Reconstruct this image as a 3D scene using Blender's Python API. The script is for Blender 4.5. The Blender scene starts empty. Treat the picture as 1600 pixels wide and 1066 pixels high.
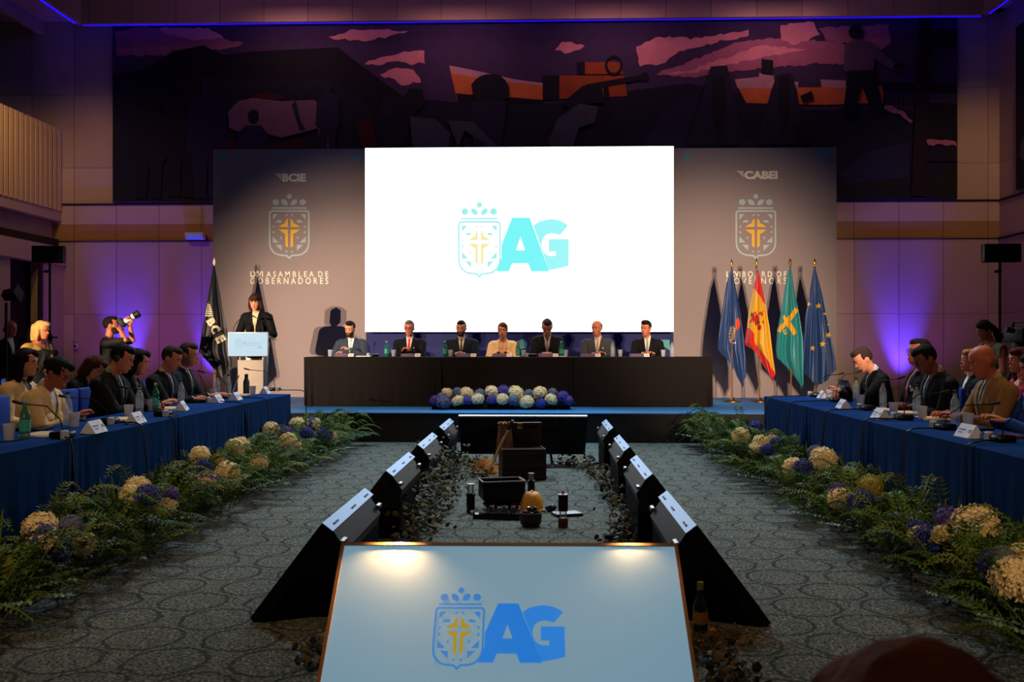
import bpy, bmesh, math, random
from mathutils import Vector, Matrix, noise
PI = math.pi
V = Vector
rnd = random.Random(11)
scene = bpy.context.scene
COL = scene.collection

# ------------------------------------------------------------------ camera
YAW, FPX, CAMZ, HOR = 0.0304, 1480.0, 1.37, 536.0
FW = V((-math.sin(YAW), math.cos(YAW), 0)); RT = V((math.cos(YAW), math.sin(YAW), 0))
cam_d = bpy.data.cameras.new('camera'); cam = bpy.data.objects.new('camera', cam_d); COL.objects.link(cam)
cam.location = (0, 0, CAMZ); cam.rotation_euler = (PI/2, 0, YAW)
cam_d.sensor_width = 36.0; cam_d.lens = 36.0*FPX/1600.0; cam_d.shift_y = 3.0/1600.0
cam_d.clip_start = 0.05; cam_d.clip_end = 100
cam_d.dof.use_dof = True; cam_d.dof.focus_distance = 9.0; cam_d.dof.aperture_fstop = 6.3
scene.camera = cam

# ------------------------------------------------------------------ light
scene.view_settings.view_transform = 'Standard'; scene.view_settings.look = 'None'
scene.view_settings.exposure = 0.0; scene.view_settings.gamma = 1.0
scene.view_settings.use_curve_mapping = False
w = bpy.data.worlds.new('hall_world'); scene.world = w; w.use_nodes = True
w.node_tree.nodes['Background'].inputs[0].default_value = (0.62, 0.42, 0.50, 1)
w.node_tree.nodes['Background'].inputs[1].default_value = 0.020

def look(o, tgt):
    o.rotation_euler = (V(tgt)-o.location).to_track_quat('-Z', 'Y').to_euler()
def spot(name, loc, tgt, power, col, ang, blend, rad=0.02):
    d = bpy.data.lights.new(name, 'SPOT'); d.energy = power; d.color = col; d.spot_size = math.radians(ang)
    d.spot_blend = blend; d.shadow_soft_size = rad
    o = bpy.data.objects.new(name, d); o.location = loc; COL.objects.link(o); look(o, tgt); return o
def area(name, loc, tgt, power, col, sx, sy=None):
    d = bpy.data.lights.new(name, 'AREA'); d.energy = power; d.color = col; d.shape = 'RECTANGLE'
    d.size = sx; d.size_y = sy or sx
    o = bpy.data.objects.new(name, d); o.location = loc; COL.objects.link(o); look(o, tgt); return o
WARM = (1.0, 0.74, 0.52)
# two pairs of profile spots, left and right of the hall, that light the stage
for dx in (0, 0.36):
    spot('stage_spot', (-8.3+dx, 5.5-dx*.7, 2.75), (-3.30, 16.7, 1.35), 5000, WARM, 25.5 if dx == 0 else 33, 1.0)
    spot('stage_spot', (3.9-dx, 5.0, 2.95), (2.85, 16.7, 1.65), 3300, WARM, 29 if dx == 0 else 36, 1.0)
# blue violet uplights on the floor along the back wall
for x, e in ((-8.2, 300), (-6.45, 200), (6.95, 300)):
    spot('wall_uplight', (x, 18.12, 0.25), (x, 18.5, 1.75), e*3.2, (0.055, 0.03, 1.0), 43, 1.0, 0.05)
    spot('wall_uplight', (x, 17.2, 0.25), (x, 18.5, 2.9), 62, (0.55, 0.10, 1.0), 110, 1.0, 0.05)
# blue wash over the stage
area('stage_wash', (-0.2, 13.6, 7.4), (-0.2, 14.6, 0), 30, (0.10, 0.14, 1.0), 6.0, 0.5)
# cool work lights above the middle of the hall
for x in (-2.6, 2.2):
    spot('truss_light', (x, 12.3, 7.2), (x*.95, 9.7, 0), 1450, (0.66, 0.84, 1.0), 74, 0.7, 0.2)
# warm dimmed downlights of the hall ceiling
for x, y in ((-5.0, 6.2), (-5.0, 9.6), (4.6, 6.2), (4.6, 9.6)):
    spot('ceiling_downlight', (x, y, 7.6), (x*.74, y+.2, 0.8), 260, (1.0, 0.62, 0.30), 56, 0.7, 0.15)
spot('ceiling_downlight', (0, 2.6, 7.6), (0, 4.2, 0), 300, (1.0, 0.62, 0.30), 62, 0.7, 0.15)
for x in (-4.6, -1.6, 1.4, 4.4):
    area('wall_washer', (x, 17.45, 7.5), (x, 18.5, 5.6), 11, (1.0, 0.46, 0.46), 1.6, 0.15)
for x in (-8.4, 8.0):
    spot('wall_washer', (x, 14.8, 6.4), (x*1.04, 18.5, 2.6), 165, (1.0, 0.54, 0.20), 96, 0.8, 0.2)
area('fascia_fill', (-0.2, 16.9, 9.2), (-0.2, 18.2, 8.4), 22, (0.62, 0.20, 0.86), 14.0, 0.2)  # added purple fill for the fascia, no fixture modelled
spot('railing_fill', (-7.0, 12.8, 6.8), (-9.6, 15.4, 4.9), 92, (1.0, 0.64, 0.30), 60, 0.8, 0.15)  # added warm fill to brighten the gallery railing
# low warm front lamps beside the camera, along the flower banks
spot('front_lamp', (-1.6, -2.0, 2.5), (-3.05, 7.8, 0.25), 400, (1.0, 0.66, 0.36), 25, 0.8, 0.1)
spot('front_lamp', (1.6, -2.0, 2.5), (2.75, 7.8, 0.25), 400, (1.0, 0.66, 0.36), 25, 0.8, 0.1)
# from the truss: warm on the head table
for x in (-2.0, 1.2):
    spot('table_spot', (x, 11.2, 7.2), (x*.75, 14.9, 1.1), 950, (1.0, 0.62, 0.34), 40, 0.8, 0.1)
spot('edge_fill', (-0.2, 10.2, 7.2), (-0.2, 12.95, 0.41), 1500, (0.20, 0.66, 1.0), 25, 0.9, 0.1)  # added blue fill that brightens the front edge of the stage
# warm lamps on the two galleries, crossing over to the tables
spot('gallery_spot', (8.0, 9.8, 4.6), (-4.2, 8.8, 1.05), 640, (1.0, 0.66, 0.40), 41, 0.9, 0.1)
spot('gallery_spot', (-8.4, 7.0, 5.2), (3.8, 8.6, 1.05), 300, (1.0, 0.62, 0.36), 36, 0.8, 0.1)

# ------------------------------------------------------------------ pixel -> world
def pray(u, v):
    return FW + RT*((u-800.0)/FPX) + V((0, 0, 1))*((HOR-v)/FPX)
def P(u, v, Y):
    d = pray(u, v); return V((0, 0, CAMZ)) + d*(Y/d.y)
def G(u, v, z=0.0):
    d = pray(u, v); return V((0, 0, CAMZ)) + d*((z-CAMZ)/d.z)
def PX(u, v, X):
    d = pray(u, v); return V((0, 0, CAMZ)) + d*(X/d.x)

# ------------------------------------------------------------------ materials
def lin(c): 
    c = c/255.0
    return c/12.92 if c <= 0.04045 else ((c+0.055)/1.055)**2.4
def rgb(c): return (lin(c[0]), lin(c[1]), lin(c[2]), 1)
def mat(name, c, rough=0.7, metal=0.0, var=0.12, scale=18.0, bump=0.0, bscale=60.0, spec=0.35, coat=0, sheen=0, trans=0, ior=1.45, alpha=1):
    m = bpy.data.materials.new(name); m.use_nodes = True; nt = m.node_tree; n = nt.nodes; L = nt.links
    b = n['Principled BSDF']; col = rgb(c)
    tc = n.new('ShaderNodeTexCoord'); nz = n.new('ShaderNodeTexNoise'); nz.inputs['Scale'].default_value = scale
    nz.inputs['Detail'].default_value = 3.0
    L.new(tc.outputs['Object'], nz.inputs['Vector'])
    mx = n.new('ShaderNodeMix'); mx.data_type = 'RGBA'
    mx.inputs['A'].default_value = tuple(x*(1-var) for x in col[:3])+(1,)
    mx.inputs['B'].default_value = tuple(min(1, x*(1+var)) for x in col[:3])+(1,)
    L.new(nz.outputs['Fac'], mx.inputs['Factor']); L.new(mx.outputs['Result'], b.inputs['Base Color'])
    b.inputs['Roughness'].default_value = rough; b.inputs['Metallic'].default_value = metal
    b.inputs['Specular IOR Level'].default_value = spec; b.inputs['Coat Weight'].default_value = coat
    b.inputs['Sheen Weight'].default_value = sheen; b.inputs['IOR'].default_value = ior
    b.inputs['Transmission Weight'].default_value = trans; b.inputs['Alpha'].default_value = alpha
    if bump:
        n2 = n.new('ShaderNodeTexNoise'); n2.inputs['Scale'].default_value = bscale
        L.new(tc.outputs['Object'], n2.inputs['Vector'])
        bp = n.new('ShaderNodeBump'); bp.inputs['Strength'].default_value = bump; bp.inputs['Distance'].default_value = 0.01
        L.new(n2.outputs['Fac'], bp.inputs['Height']); L.new(bp.outputs['Normal'], b.inputs['Normal'])
    return m
def emis(name, c, strength=1.0):
    m = bpy.data.materials.new(name); m.use_nodes = True; b = m.node_tree.nodes['Principled BSDF']
    b.inputs['Base Color'].default_value = (0.02, 0.02, 0.02, 1); b.inputs['Roughness'].default_value = 0.6
    b.inputs['Emission Color'].default_value = rgb(c); b.inputs['Emission Strength'].default_value = strength
    return m
_mc = {}
def M(c, rough=0.75, **k):
    key = (tuple(c), rough, tuple(sorted(k.items())))
    if key not in _mc: _mc[key] = mat('surface_%d_%d_%d' % tuple(c), c, rough, **k)
    return _mc[key]

# ------------------------------------------------------------------ mesh builder
class MB:
    def __init__(s): s.v = []; s.f = []; s.m = []
    def add(s, vs, fs, mi=0, X=None):
        o = len(s.v)
        for p in vs: s.v.append(tuple(X @ V(p)) if X is not None else tuple(p))
        for f in fs: s.f.append(tuple(i+o for i in f)); s.m.append(mi)
    def box(s, c, size, mi=0, X=None, bev=0.0):
        x, y, z = [d/2 for d in size]; cx, cy, cz = c
        if bev <= 0:
            vs = [(cx+a*x, cy+b*y, cz+d*z) for d in (-1, 1) for b in (-1, 1) for a in (-1, 1)]
            fs = [(0,2,3,1),(4,5,7,6),(0,1,5,4),(2,6,7,3),(0,4,6,2),(1,3,7,5)]
            s.add(vs, fs, mi, X); return
        bm = bmesh.new(); bmesh.ops.create_cube(bm, size=1)
        for q in bm.verts: q.co = V((q.co.x*2*x, q.co.y*2*y, q.co.z*2*z))
        bmesh.ops.bevel(bm, geom=list(bm.edges), offset=min(bev, x*.9, y*.9, z*.9), segments=2, affect='EDGES', profile=.5)
        bm.verts.index_update()
        s.add([(q.co.x+cx, q.co.y+cy, q.co.z+cz) for q in bm.verts], [[q.index for q in f.verts] for f in bm.faces], mi, X); bm.free()
    def bx(s, a, b, mi=0, bev=0):
        s.box([(p+q)/2 for p, q in zip(a, b)], [abs(p-q) for p, q in zip(a, b)], mi, None, bev)
    def tube(s, pts, r, n=8, mi=0, X=None, cap=True):
        pts = [V(p) for p in pts]; k = len(pts)
        rs = r if isinstance(r, (list, tuple)) else [r]*k
        vs = []; fs = []
        t = (pts[1]-pts[0]).normalized(); up = V((0, 0, 1)) if abs(t.z) < .9 else V((0, 1, 0))
        a = t.cross(up).normalized()
        for i in range(k):
            t = (pts[min(i+1, k-1)]-pts[max(i-1, 0)])
            t = t.normalized() if t.length > 1e-9 else V((0, 0, 1))
            a = (a-t*a.dot(t)); a = a.normalized() if a.length > 1e-6 else t.orthogonal().normalized()
            b = t.cross(a)
            for j in range(n):
                g = 2*PI*j/n; vs.append(pts[i]+(a*math.cos(g)+b*math.sin(g))*rs[i])
        for i in range(k-1):
            for j in range(n):
                fs.append((i*n+j, i*n+(j+1) % n, (i+1)*n+(j+1) % n, (i+1)*n+j))
        if cap: fs.append(tuple(range(n-1, -1, -1))); fs.append(tuple(range((k-1)*n, k*n)))
        s.add(vs, fs, mi, X)
    def capsule(s, p0, p1, r0, r1=None, n=12, mi=0, X=None):
        p0 = V(p0); p1 = V(p1); r1 = r0 if r1 is None else r1
        d = (p1-p0); d = d.normalized() if d.length > 1e-6 else V((0, 0, 1))
        pts = []; rs = []
        for a in (-80, -50, -25, 0): pts.append(p0+d*r0*math.sin(math.radians(a))); rs.append(r0*math.cos(math.radians(a)))
        for a in (0, 25, 50, 80): pts.append(p1+d*r1*math.sin(math.radians(a))); rs.append(r1*math.cos(math.radians(a)))
        s.tube(pts, rs, n, mi, X)
    def ell(s, c, r, mi=0, X=None, nu=14, nv=9):
        vs = [(c[0], c[1], c[2]-r[2])]
        for i in range(1, nv):
            t = PI*i/nv
            for j in range(nu):
                g = 2*PI*j/nu
                vs.append((c[0]+r[0]*math.sin(t)*math.cos(g), c[1]+r[1]*math.sin(t)*math.sin(g), c[2]-r[2]*math.cos(t)))
        vs.append((c[0], c[1], c[2]+r[2])); last = len(vs)-1; fs = []
        for j in range(nu): fs.append((0, 1+(j+1) % nu, 1+j)); fs.append((last, last-nu+j, last-nu+(j+1) % nu))
        for i in range(nv-2):
            for j in range(nu):
                a = 1+i*nu+j; b = 1+i*nu+(j+1) % nu; fs.append((a, b, b+nu, a+nu))
        s.add(vs, fs, mi, X)
    def loft(s, rings, mi=0, X=None, n=20, p=2.4):
        """rings: (z, halfwidth, front, back) closed stack of superellipses"""
        vs = []; fs = []; k = len(rings)
        for z, w_, f, b in rings:
            for j in range(n):
                g = 2*PI*j/n; c, q = math.cos(g), math.sin(g)
                x = w_*math.copysign(abs(c)**(2/p), c); yy = math.copysign(abs(q)**(2/p), q)
                y = (f+b)/2+yy*(b-f)/2
                vs.append((x, y, z))
        for i in range(k-1):
            for j in range(n): fs.append((i*n+j, i*n+(j+1) % n, (i+1)*n+(j+1) % n, (i+1)*n+j))
        fs.append(tuple(range(n-1, -1, -1))); fs.append(tuple(range((k-1)*n, k*n)))
        s.add(vs, fs, mi, X)
    def lathe(s, prof, c=(0, 0, 0), n=16, mi=0, X=None, cap=True):
        vs = []; fs = []; k = len(prof)
        for r, z in prof:
            for j in range(n): g = 2*PI*j/n; vs.append((c[0]+r*math.cos(g), c[1]+r*math.sin(g), c[2]+z))
        for i in range(k-1):
            for j in range(n): fs.append((i*n+j, i*n+(j+1) % n, (i+1)*n+(j+1) % n, (i+1)*n+j))
        if cap: fs.append(tuple(range(n-1, -1, -1))); fs.append(tuple(range((k-1)*n, k*n)))
        s.add(vs, fs, mi, X)
    def poly(s, pts, mi=0): s.add(pts, [tuple(range(len(pts)))], mi)
    def build(s, name, mats, parent=None, smooth=True, loc=None, rot=None):
        me = bpy.data.meshes.new(name); me.from_pydata(s.v, [], s.f)
        for m in (mats if isinstance(mats, (list, tuple)) else [mats]): me.materials.append(m)
        me.polygons.foreach_set('material_index', s.m)
        if smooth: me.polygons.foreach_set('use_smooth', [True]*len(me.polygons)); 
        me.update()
        if smooth: 
            try: me.set_sharp_from_angle(angle=math.radians(38))
            except Exception: pass
        return obj(name, me, parent, loc, rot)
def obj(name, me, parent=None, loc=None, rot=None):
    o = bpy.data.objects.new(name, me); COL.objects.link(o)
    if parent: o.parent = parent
    if loc is not None: o.location = loc
    if rot is not None: o.rotation_euler = rot
    return o
def thing(name, label, cat, loc=(0, 0, 0), rz=0.0, group=None):
    o = bpy.data.objects.new(name, None); COL.objects.link(o); o.location = loc; o.rotation_euler = (0, 0, rz)
    o.empty_display_size = 0.1
    tag(o, label, cat, group); return o
def tag(o, label, cat, group=None, kind=None):
    o['label'] = label; o['category'] = cat
    if group: o['group'] = group
    if kind: o['kind'] = kind
    return o
def struct(o, label=None):
    o['kind'] = 'structure'
    if label: o['label'] = label
    return o
def copy_tree(o, parent=None):
    c = o.copy(); COL.objects.link(c)
    if parent: c.parent = parent
    for ch in list(o.children): copy_tree(ch, c)
    return c

# flat lettering: returns 2-D polygons fitted to a box
def text2d(s, bold=0.0):
    cu = bpy.data.curves.new('t', 'FONT'); cu.body = s; cu.size = 1.0; cu.offset = bold; cu.resolution_u = 3
    o = bpy.data.objects.new('t', cu); COL.objects.link(o)
    me = bpy.data.meshes.new_from_object(o.evaluated_get(bpy.context.evaluated_depsgraph_get()))
    vs = [(v.co.x, v.co.y) for v in me.vertices]; fs = [tuple(p.vertices) for p in me.polygons]
    bpy.data.objects.remove(o); bpy.data.curves.remove(cu); bpy.data.meshes.remove(me)
    return vs, fs
def put_text(mb, s, x0, x1, y0, y1, fn, mi=0, bold=0.0):
    """letters stretched to the box x0..x1, y0 (base) .. y1 (cap); fn maps 2-D to world"""
    vs, fs = text2d(s, bold)
    a = min(v[0] for v in vs); b = max(v[0] for v in vs); c = min(v[1] for v in vs); d = max(v[1] for v in vs)
    mb.add([fn(x0+(v[0]-a)/(b-a)*(x1-x0), y0+(v[1]-c)/(d-c)*(y1-y0)) for v in vs], fs, mi)
# ------------------------------------------------------------------ the hall
def stone_mat(name, c, seams=True, px=0.85, z0=0.0, pz=1.45):
    m = mat(name, c, 0.8, var=0.10, scale=1.6, bump=0.05, bscale=25); nt = m.node_tree; n = nt.nodes; L = nt.links
    b = n['Principled BSDF']; src = b.inputs['Base Color'].links[0].from_socket
    ge = n.new('ShaderNodeNewGeometry'); se = n.new('ShaderNodeSeparateXYZ'); L.new(ge.outputs['Position'], se.inputs[0])
    def line(sock, per, off, wdt):
        a = n.new('ShaderNodeMath'); a.operation = 'ADD'; a.inputs[1].default_value = off+100*per; L.new(sock, a.inputs[0])
        q = n.new('ShaderNodeMath'); q.operation = 'MODULO'; q.inputs[1].default_value = per; L.new(a.outputs[0], q.inputs[0])
        k = n.new('ShaderNodeMath'); k.operation = 'LESS_THAN'; k.inputs[1].default_value = wdt; L.new(q.outputs[0], k.inputs[0])
        return k.outputs[0]
    ad = n.new('ShaderNodeMath'); ad.operation = 'ADD'; L.new(se.outputs['X'], ad.inputs[0]); L.new(se.outputs['Y'], ad.inputs[1])
    l1 = line(ad.outputs[0], px, 0.1, 0.014); l2 = line(se.outputs['Z'], pz, -z0, 0.010)
    mx = n.new('ShaderNodeMath'); mx.operation = 'MAXIMUM'; L.new(l1, mx.inputs[0]); L.new(l2, mx.inputs[1])
    # each slab a little lighter or darker
    vo = n.new('ShaderNodeTexWhiteNoise'); vo.noise_dimensions = '2D'
    cb = n.new('ShaderNodeCombineXYZ')
    for sock, per, i in ((ad.outputs[0], px, 0), (se.outputs['Z'], pz, 1)):
        d = n.new('ShaderNodeMath'); d.operation = 'DIVIDE'; d.inputs[1].default_value = per; L.new(sock, d.inputs[0])
        a2 = n.new('ShaderNodeMath'); a2.operation = 'ADD'; a2.inputs[1].default_value = (0.1/per if i == 0 else -z0/per); L.new(d.outputs[0], a2.inputs[0])
        fl = n.new('ShaderNodeMath'); fl.operation = 'FLOOR'; L.new(a2.outputs[0], fl.inputs[0]); L.new(fl.outputs[0], cb.inputs[i])
    L.new(cb.outputs[0], vo.inputs['Vector'])
    hs = n.new('ShaderNodeMapRange'); hs.inputs[3].default_value = 0.86; hs.inputs[4].default_value = 1.1; L.new(vo.outputs['Value'], hs.inputs[0])
    mm = n.new('ShaderNodeMix'); mm.data_type = 'RGBA'; mm.blend_type = 'MULTIPLY'; mm.inputs['Factor'].default_value = 1
    L.new(src, mm.inputs['A']); L.new(hs.outputs[0], mm.inputs['B'])
    m2 = n.new('ShaderNodeMix'); m2.data_type = 'RGBA'; m2.inputs['B'].default_value = rgb((40, 30, 26))
    sm = n.new('ShaderNodeMath'); sm.operation = 'MULTIPLY'; sm.inputs[1].default_value = 0.62; L.new(mx.outputs[0], sm.inputs[0]); L.new(sm.outputs[0], m2.inputs['Factor']); L.new(mm.outputs['Result'], m2.inputs['A']); L.new(m2.outputs['Result'], b.inputs['Base Color'])
    return m

def carpet_mat():
    m = mat('patterned_carpet', (112, 120, 112), 0.95, var=0.35, scale=30, bump=0.5, bscale=220, spec=0.1); nt = m.node_tree; n = nt.nodes; L = nt.links
    b = n['Principled BSDF']; src = b.inputs['Base Color'].links[0].from_socket
    ge = n.new('ShaderNodeNewGeometry'); se = n.new('ShaderNodeSeparateXYZ'); L.new(ge.outputs['Position'], se.inputs[0])
    def mth(op, a, bb=None):
        q = n.new('ShaderNodeMath'); q.operation = op
        for i, x in enumerate((a, bb)):
            if x is None: continue
            if isinstance(x, (int, float)): q.inputs[i].default_value = x
            else: L.new(x, q.inputs[i])
        return q.outputs[0]
    nz = n.new('ShaderNodeTexNoise'); nz.inputs['Scale'].default_value = 9; L.new(ge.outputs['Position'], nz.inputs['Vector'])
    wob = mth('MULTIPLY', mth('SUBTRACT', nz.outputs['Fac'], 0.5), 0.055)
    def lat(ox, oy, sx, sy):
        u = mth('ADD', mth('DIVIDE', mth('ADD', se.outputs['X'], wob), sx), ox+50); v = mth('ADD', mth('DIVIDE', mth('ADD', se.outputs['Y'], wob), sy), oy+50)
        fu = mth('SUBTRACT', mth('FRACT', u), .5); fv = mth('SUBTRACT', mth('FRACT', v), .5)
        fu = mth('MULTIPLY', fu, sx); fv = mth('MULTIPLY', fv, sy)
        return mth('SQRT', mth('ADD', mth('MULTIPLY', fu, fu), mth('MULTIPLY', fv, fv)))
    d = mth('MINIMUM', lat(0, 0, .46, .62), lat(.5, .5, .46, .62))
    r1 = mth('LESS_THAN', mth('ABSOLUTE', mth('SUBTRACT', d, 0.172)), 0.011)
    r2 = mth('LESS_THAN', mth('ABSOLUTE', mth('SUBTRACT', d, 0.203)), 0.007)
    # floral flecks
    vo = n.new('ShaderNodeTexVoronoi'); vo.inputs['Scale'].default_value = 46; L.new(ge.outputs['Position'], vo.inputs['Vector'])
    fl = mth('LESS_THAN', vo.outputs['Distance'], 0.30)
    vo2 = n.new('ShaderNodeTexVoronoi'); vo2.inputs['Scale'].default_value = 24; vo2.feature = 'DISTANCE_TO_EDGE'; L.new(ge.outputs['Position'], vo2.inputs['Vector'])
    fe = mth('LESS_THAN', vo2.outputs['Distance'], 0.07)
    def mixc(a, c, f, amt):
        q = n.new('ShaderNodeMix'); q.data_type = 'RGBA'; q.inputs['B'].default_value = rgb(c); L.new(a, q.inputs['A']); L.new(mth('MULTIPLY', f, amt), q.inputs['Factor']); return q.outputs['Result']
    nf = n.new('ShaderNodeTexNoise'); nf.inputs['Scale'].default_value = 62; nf.inputs['Detail'].default_value = 2; L.new(ge.outputs['Position'], nf.inputs['Vector'])
    src = mixc(src, (26, 30, 28), mth('GREATER_THAN', nf.outputs['Fac'], 0.53), 0.7)
    c = mixc(src, (178, 172, 150), fl, 0.62); c = mixc(c, (44, 50, 52), fe, 0.22)
    c = mixc(c, (22, 28, 32), r1, 0.62); c = mixc(c, (104, 106, 100), r2, 0.3)
    L.new(c, b.inputs['Base Color']); return m

STONE = stone_mat('stone_wall', (176, 158, 142), px=0.85, z0=3.38)
STONE2 = stone_mat('ochre_stone_band', (150, 118, 70), px=0.85, z0=3.38, pz=3)
PLAIN = mat('plain_stone', (170, 150, 134), 0.8, var=.08, scale=2, bump=.05)
DARKW = mat('dark_recess', (34, 28, 26), 0.9)
BLACK = mat('matt_black', (9, 9, 11), 0.6)
GLOSSB = mat('gloss_black', (8, 8, 11), 0.28)
BLK_CLOTH = mat('black_fabric', (10, 10, 12), 0.9, spec=.1)
CREAM = mat('cream_slats', (200, 176, 140), 0.6, var=.08)
BWALL = 18.5
mb = MB(); mb.bx((-13, -3, -.2), (12, 18.7, 0)); struct(mb.build('floor', carpet_mat(), smooth=False), 'grey green patterned carpet of circles')
# back wall with a recessed ochre band
mb = MB(); mb.bx((-12, BWALL, 0), (9.2, BWALL+.3, 3.38)); mb.bx((-12, BWALL, 3.72), (9.2, BWALL+.3, 9.6))
mb.bx((-12, BWALL-.03, 4.10), (9.2, BWALL, 4.13), 1)
mb.bx((-12, BWALL-.02, 3.375), (9.2, BWALL, 3.39), 1)
mb.bx((-12, BWALL+.004, 3.38), (9.2, BWALL+.3, 3.72), 2)
mb.build('wall_back', [STONE, DARKW, STONE2], smooth=False); struct(bpy.data.objects['wall_back'])
mb = MB(); mb.bx((8.82, 3, 0), (9.2, BWALL, 9.6)); mb.bx((8.79, 3, 3.37), (8.82, BWALL, 3.40), 1); mb.bx((8.79, 3, 4.10), (8.82, BWALL, 4.13), 1)
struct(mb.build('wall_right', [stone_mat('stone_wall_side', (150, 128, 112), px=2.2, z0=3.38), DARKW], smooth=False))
# left side: under the gallery, the gallery with its slatted front, the recess behind it
mb = MB(); mb.bx((-9.6, 3, 0), (-9.45, 16.6, 2.95)); mb.bx((-9.6, 17.55, 0), (-9.45, BWALL, 2.95)); mb.bx((-9.75, 16.6, 0), (-9.7, 17.6, 2.95), 1)
mb.bx((-9.44, 17.50, 0), (-9.40, 17.62, 2.95), 1)
struct(mb.build('wall_left', [PLAIN, DARKW], smooth=False))
mb = MB(); mb.bx((-12.4, 3, 0), (-12, BWALL, 9.6)); mb.bx((-12.0, 15.6, 4.0), (-11.9, 16.6, 9.0), 1); mb.bx((-12, 17.3, 4), (-11.9, 17.7, 9), 1)
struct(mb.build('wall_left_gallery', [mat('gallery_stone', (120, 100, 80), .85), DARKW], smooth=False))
mb = MB()
mb.bx((-12, 3, 3.85), (-9.62, BWALL, 3.98), 0); mb.bx((-9.66, 3, 3.78), (-9.50, BWALL-.01, 4.0), 0)
mb.bx((-9.9, 3, 3.25), (-9.55, BWALL-.01, 3.42), 1); mb.bx((-9.72, 3, 3.42), (-9.68, BWALL-.01, 3.85), 0)
mb.bx((-9.6, 3, 2.90), (-9.40, BWALL-.01, 3.25), 0)
struct(mb.build('slab_gallery', [PLAIN, DARKW], smooth=False))
bal = thing('gallery_railing', 'cream gallery front of tall vertical slats high on the left wall', 'railing', (-9.5, 16, 3.98))
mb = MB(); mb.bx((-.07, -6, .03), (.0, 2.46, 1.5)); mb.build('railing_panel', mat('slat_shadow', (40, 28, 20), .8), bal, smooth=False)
k = 0
for i in range(46):
    y = 2.40-i*.17
    mb = MB(); mb.box((.012, y, .8), (.024, .108, 1.6)); mb.build('slat', CREAM, bal, smooth=False)
# ceiling, its lowered edges and the blue coves
mb = MB(); mb.bx((-13, 3, 9.6), (9.4, 18.8, 9.8)); struct(mb.build('ceiling', mat('ceiling_paint', (90, 74, 70), .9), smooth=False))
FAS = stone_mat('fascia_panels', (176, 150, 138), px=0.86, z0=0, pz=20)
mb = MB(); mb.bx((-8.96, 18.16, 7.58), (8.4, 18.24, 9.6)); struct(mb.build('trim_1', FAS, smooth=False), 'panelled fascia above the back wall')
mb = MB(); mb.bx((-9.02, 3, 7.58), (-8.94, 18.24, 9.6)); struct(mb.build('trim_2', FAS, smooth=False), 'panelled fascia above the left gallery')
mb = MB(); mb.bx((8.36, 3, 7.58), (8.44, 18.24, 9.6)); struct(mb.build('trim_3', FAS, smooth=False), 'panelled fascia above the right wall')
mb = MB(); mb.bx((-12, 3, 7.74), (-9.02, 18.5, 7.8)); mb.bx((-10.0, 3, 7.50), (-9.85, 18.5, 7.74)); struct(mb.build('soffit_left', PLAIN, smooth=False))
mb = MB(); mb.bx((-9.02, 18.24, 7.72), (8.82, 18.5, 7.78)); mb.bx((8.44, 3, 7.72), (8.82, 18.5, 7.78)); struct(mb.build('soffit_back', PLAIN, smooth=False))
COVE = emis('blue_led', (24, 6, 255), 1.3); COVE2 = emis('side_blue_led', (16, 4, 255), 4)
for nm, a, b, lb in (('cove_light', (-8.94, 18.25, 7.575), (8.36, 18.29, 7.60), 'thin blue strip light along the fascia above the painted mural'),
                 ('cove_light', (-9.10, 4, 7.60), (-9.06, 18.2, 7.63), 'blue strip light in the cove above the left gallery'),
                 ('cove_light', (8.46, 4, 7.60), (8.50, 18.2, 7.63), 'blue strip light in the cove above the right wall')):
    mb = MB(); c = [(p+q)/2 for p, q in zip(a, b)]
    mb.bx([p-q for p, q in zip(a, c)], [p-q for p, q in zip(b, c)]); o = mb.build(nm, COVE if 'mural' in lb else COVE2, smooth=False, loc=c); tag(o, lb, 'strip light')

# ------------------------------------------------------------------ murals (painted, flat)
MURC = {'sky': (56, 40, 74), 'cloud': (196, 124, 136), 'cloud2': (150, 90, 112), 'hill': (7, 8, 20), 'land': (16, 18, 38), 'land2': (28, 30, 56), 'fig': (12, 13, 26), 'robe': (24, 26, 48), 'horse': (104, 80, 90), 'red': (55, 14, 13), 'org': (190, 100, 48), 'org2': (140, 64, 24), 'pale': (170, 130, 136), 'grey': (56, 60, 70), 'green': (20, 24, 16), 'mast': (26, 13, 22), 'shirt': (84, 64, 86)}
mk = list(MURC); mats_m = [mat('mural_'+k, MURC[k], .85, var=.25, scale=6) for k in mk]
mb = MB(); YM = BWALL-.06
mb.bx((P(176, 38, YM).x, YM, 4.14), (P(1496, 24, YM).x, BWALL-.001, 7.62), mk.index('sky'))
lay = [0]
def mur(c, pts):
    if c.startswith('cloud'):
        r_ = random.Random(len(pts)+int(pts[0][0])); q = []
        for (a, b), (d, e) in zip(pts, pts[1:]+pts[:1]):
            n_ = max(1, int(math.hypot(d-a, e-b)/7))
            for k in range(n_): t_ = k/n_; q.append((a+(d-a)*t_+r_.uniform(-2.5, 2.5), b+(e-b)*t_+r_.uniform(-2.2, 2.2)))
        pts = q
    lay[0] += 1; mb.poly([P(u, v, YM-.002-.0006*lay[0]) for u, v in pts], mk.index(c))
def blob(c, u, v, a, b, n=16, j=.18, seed=0):
    r_ = random.Random(seed+int(u)); mur(c, [(u+a*math.cos(2*PI*i/n)*(1+r_.uniform(-j, j)), v-b*math.sin(2*PI*i/n)*(1+r_.uniform(-j, j))) for i in range(n)])
mur('cloud2', [(180, 50), (215, 42), (300, 45), (345, 60), (378, 66), (370, 72), (320, 80), (250, 88), (182, 86)])
mur('cloud', [(250, 44), (325, 43), (352, 60), (300, 62), (255, 52)])
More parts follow.
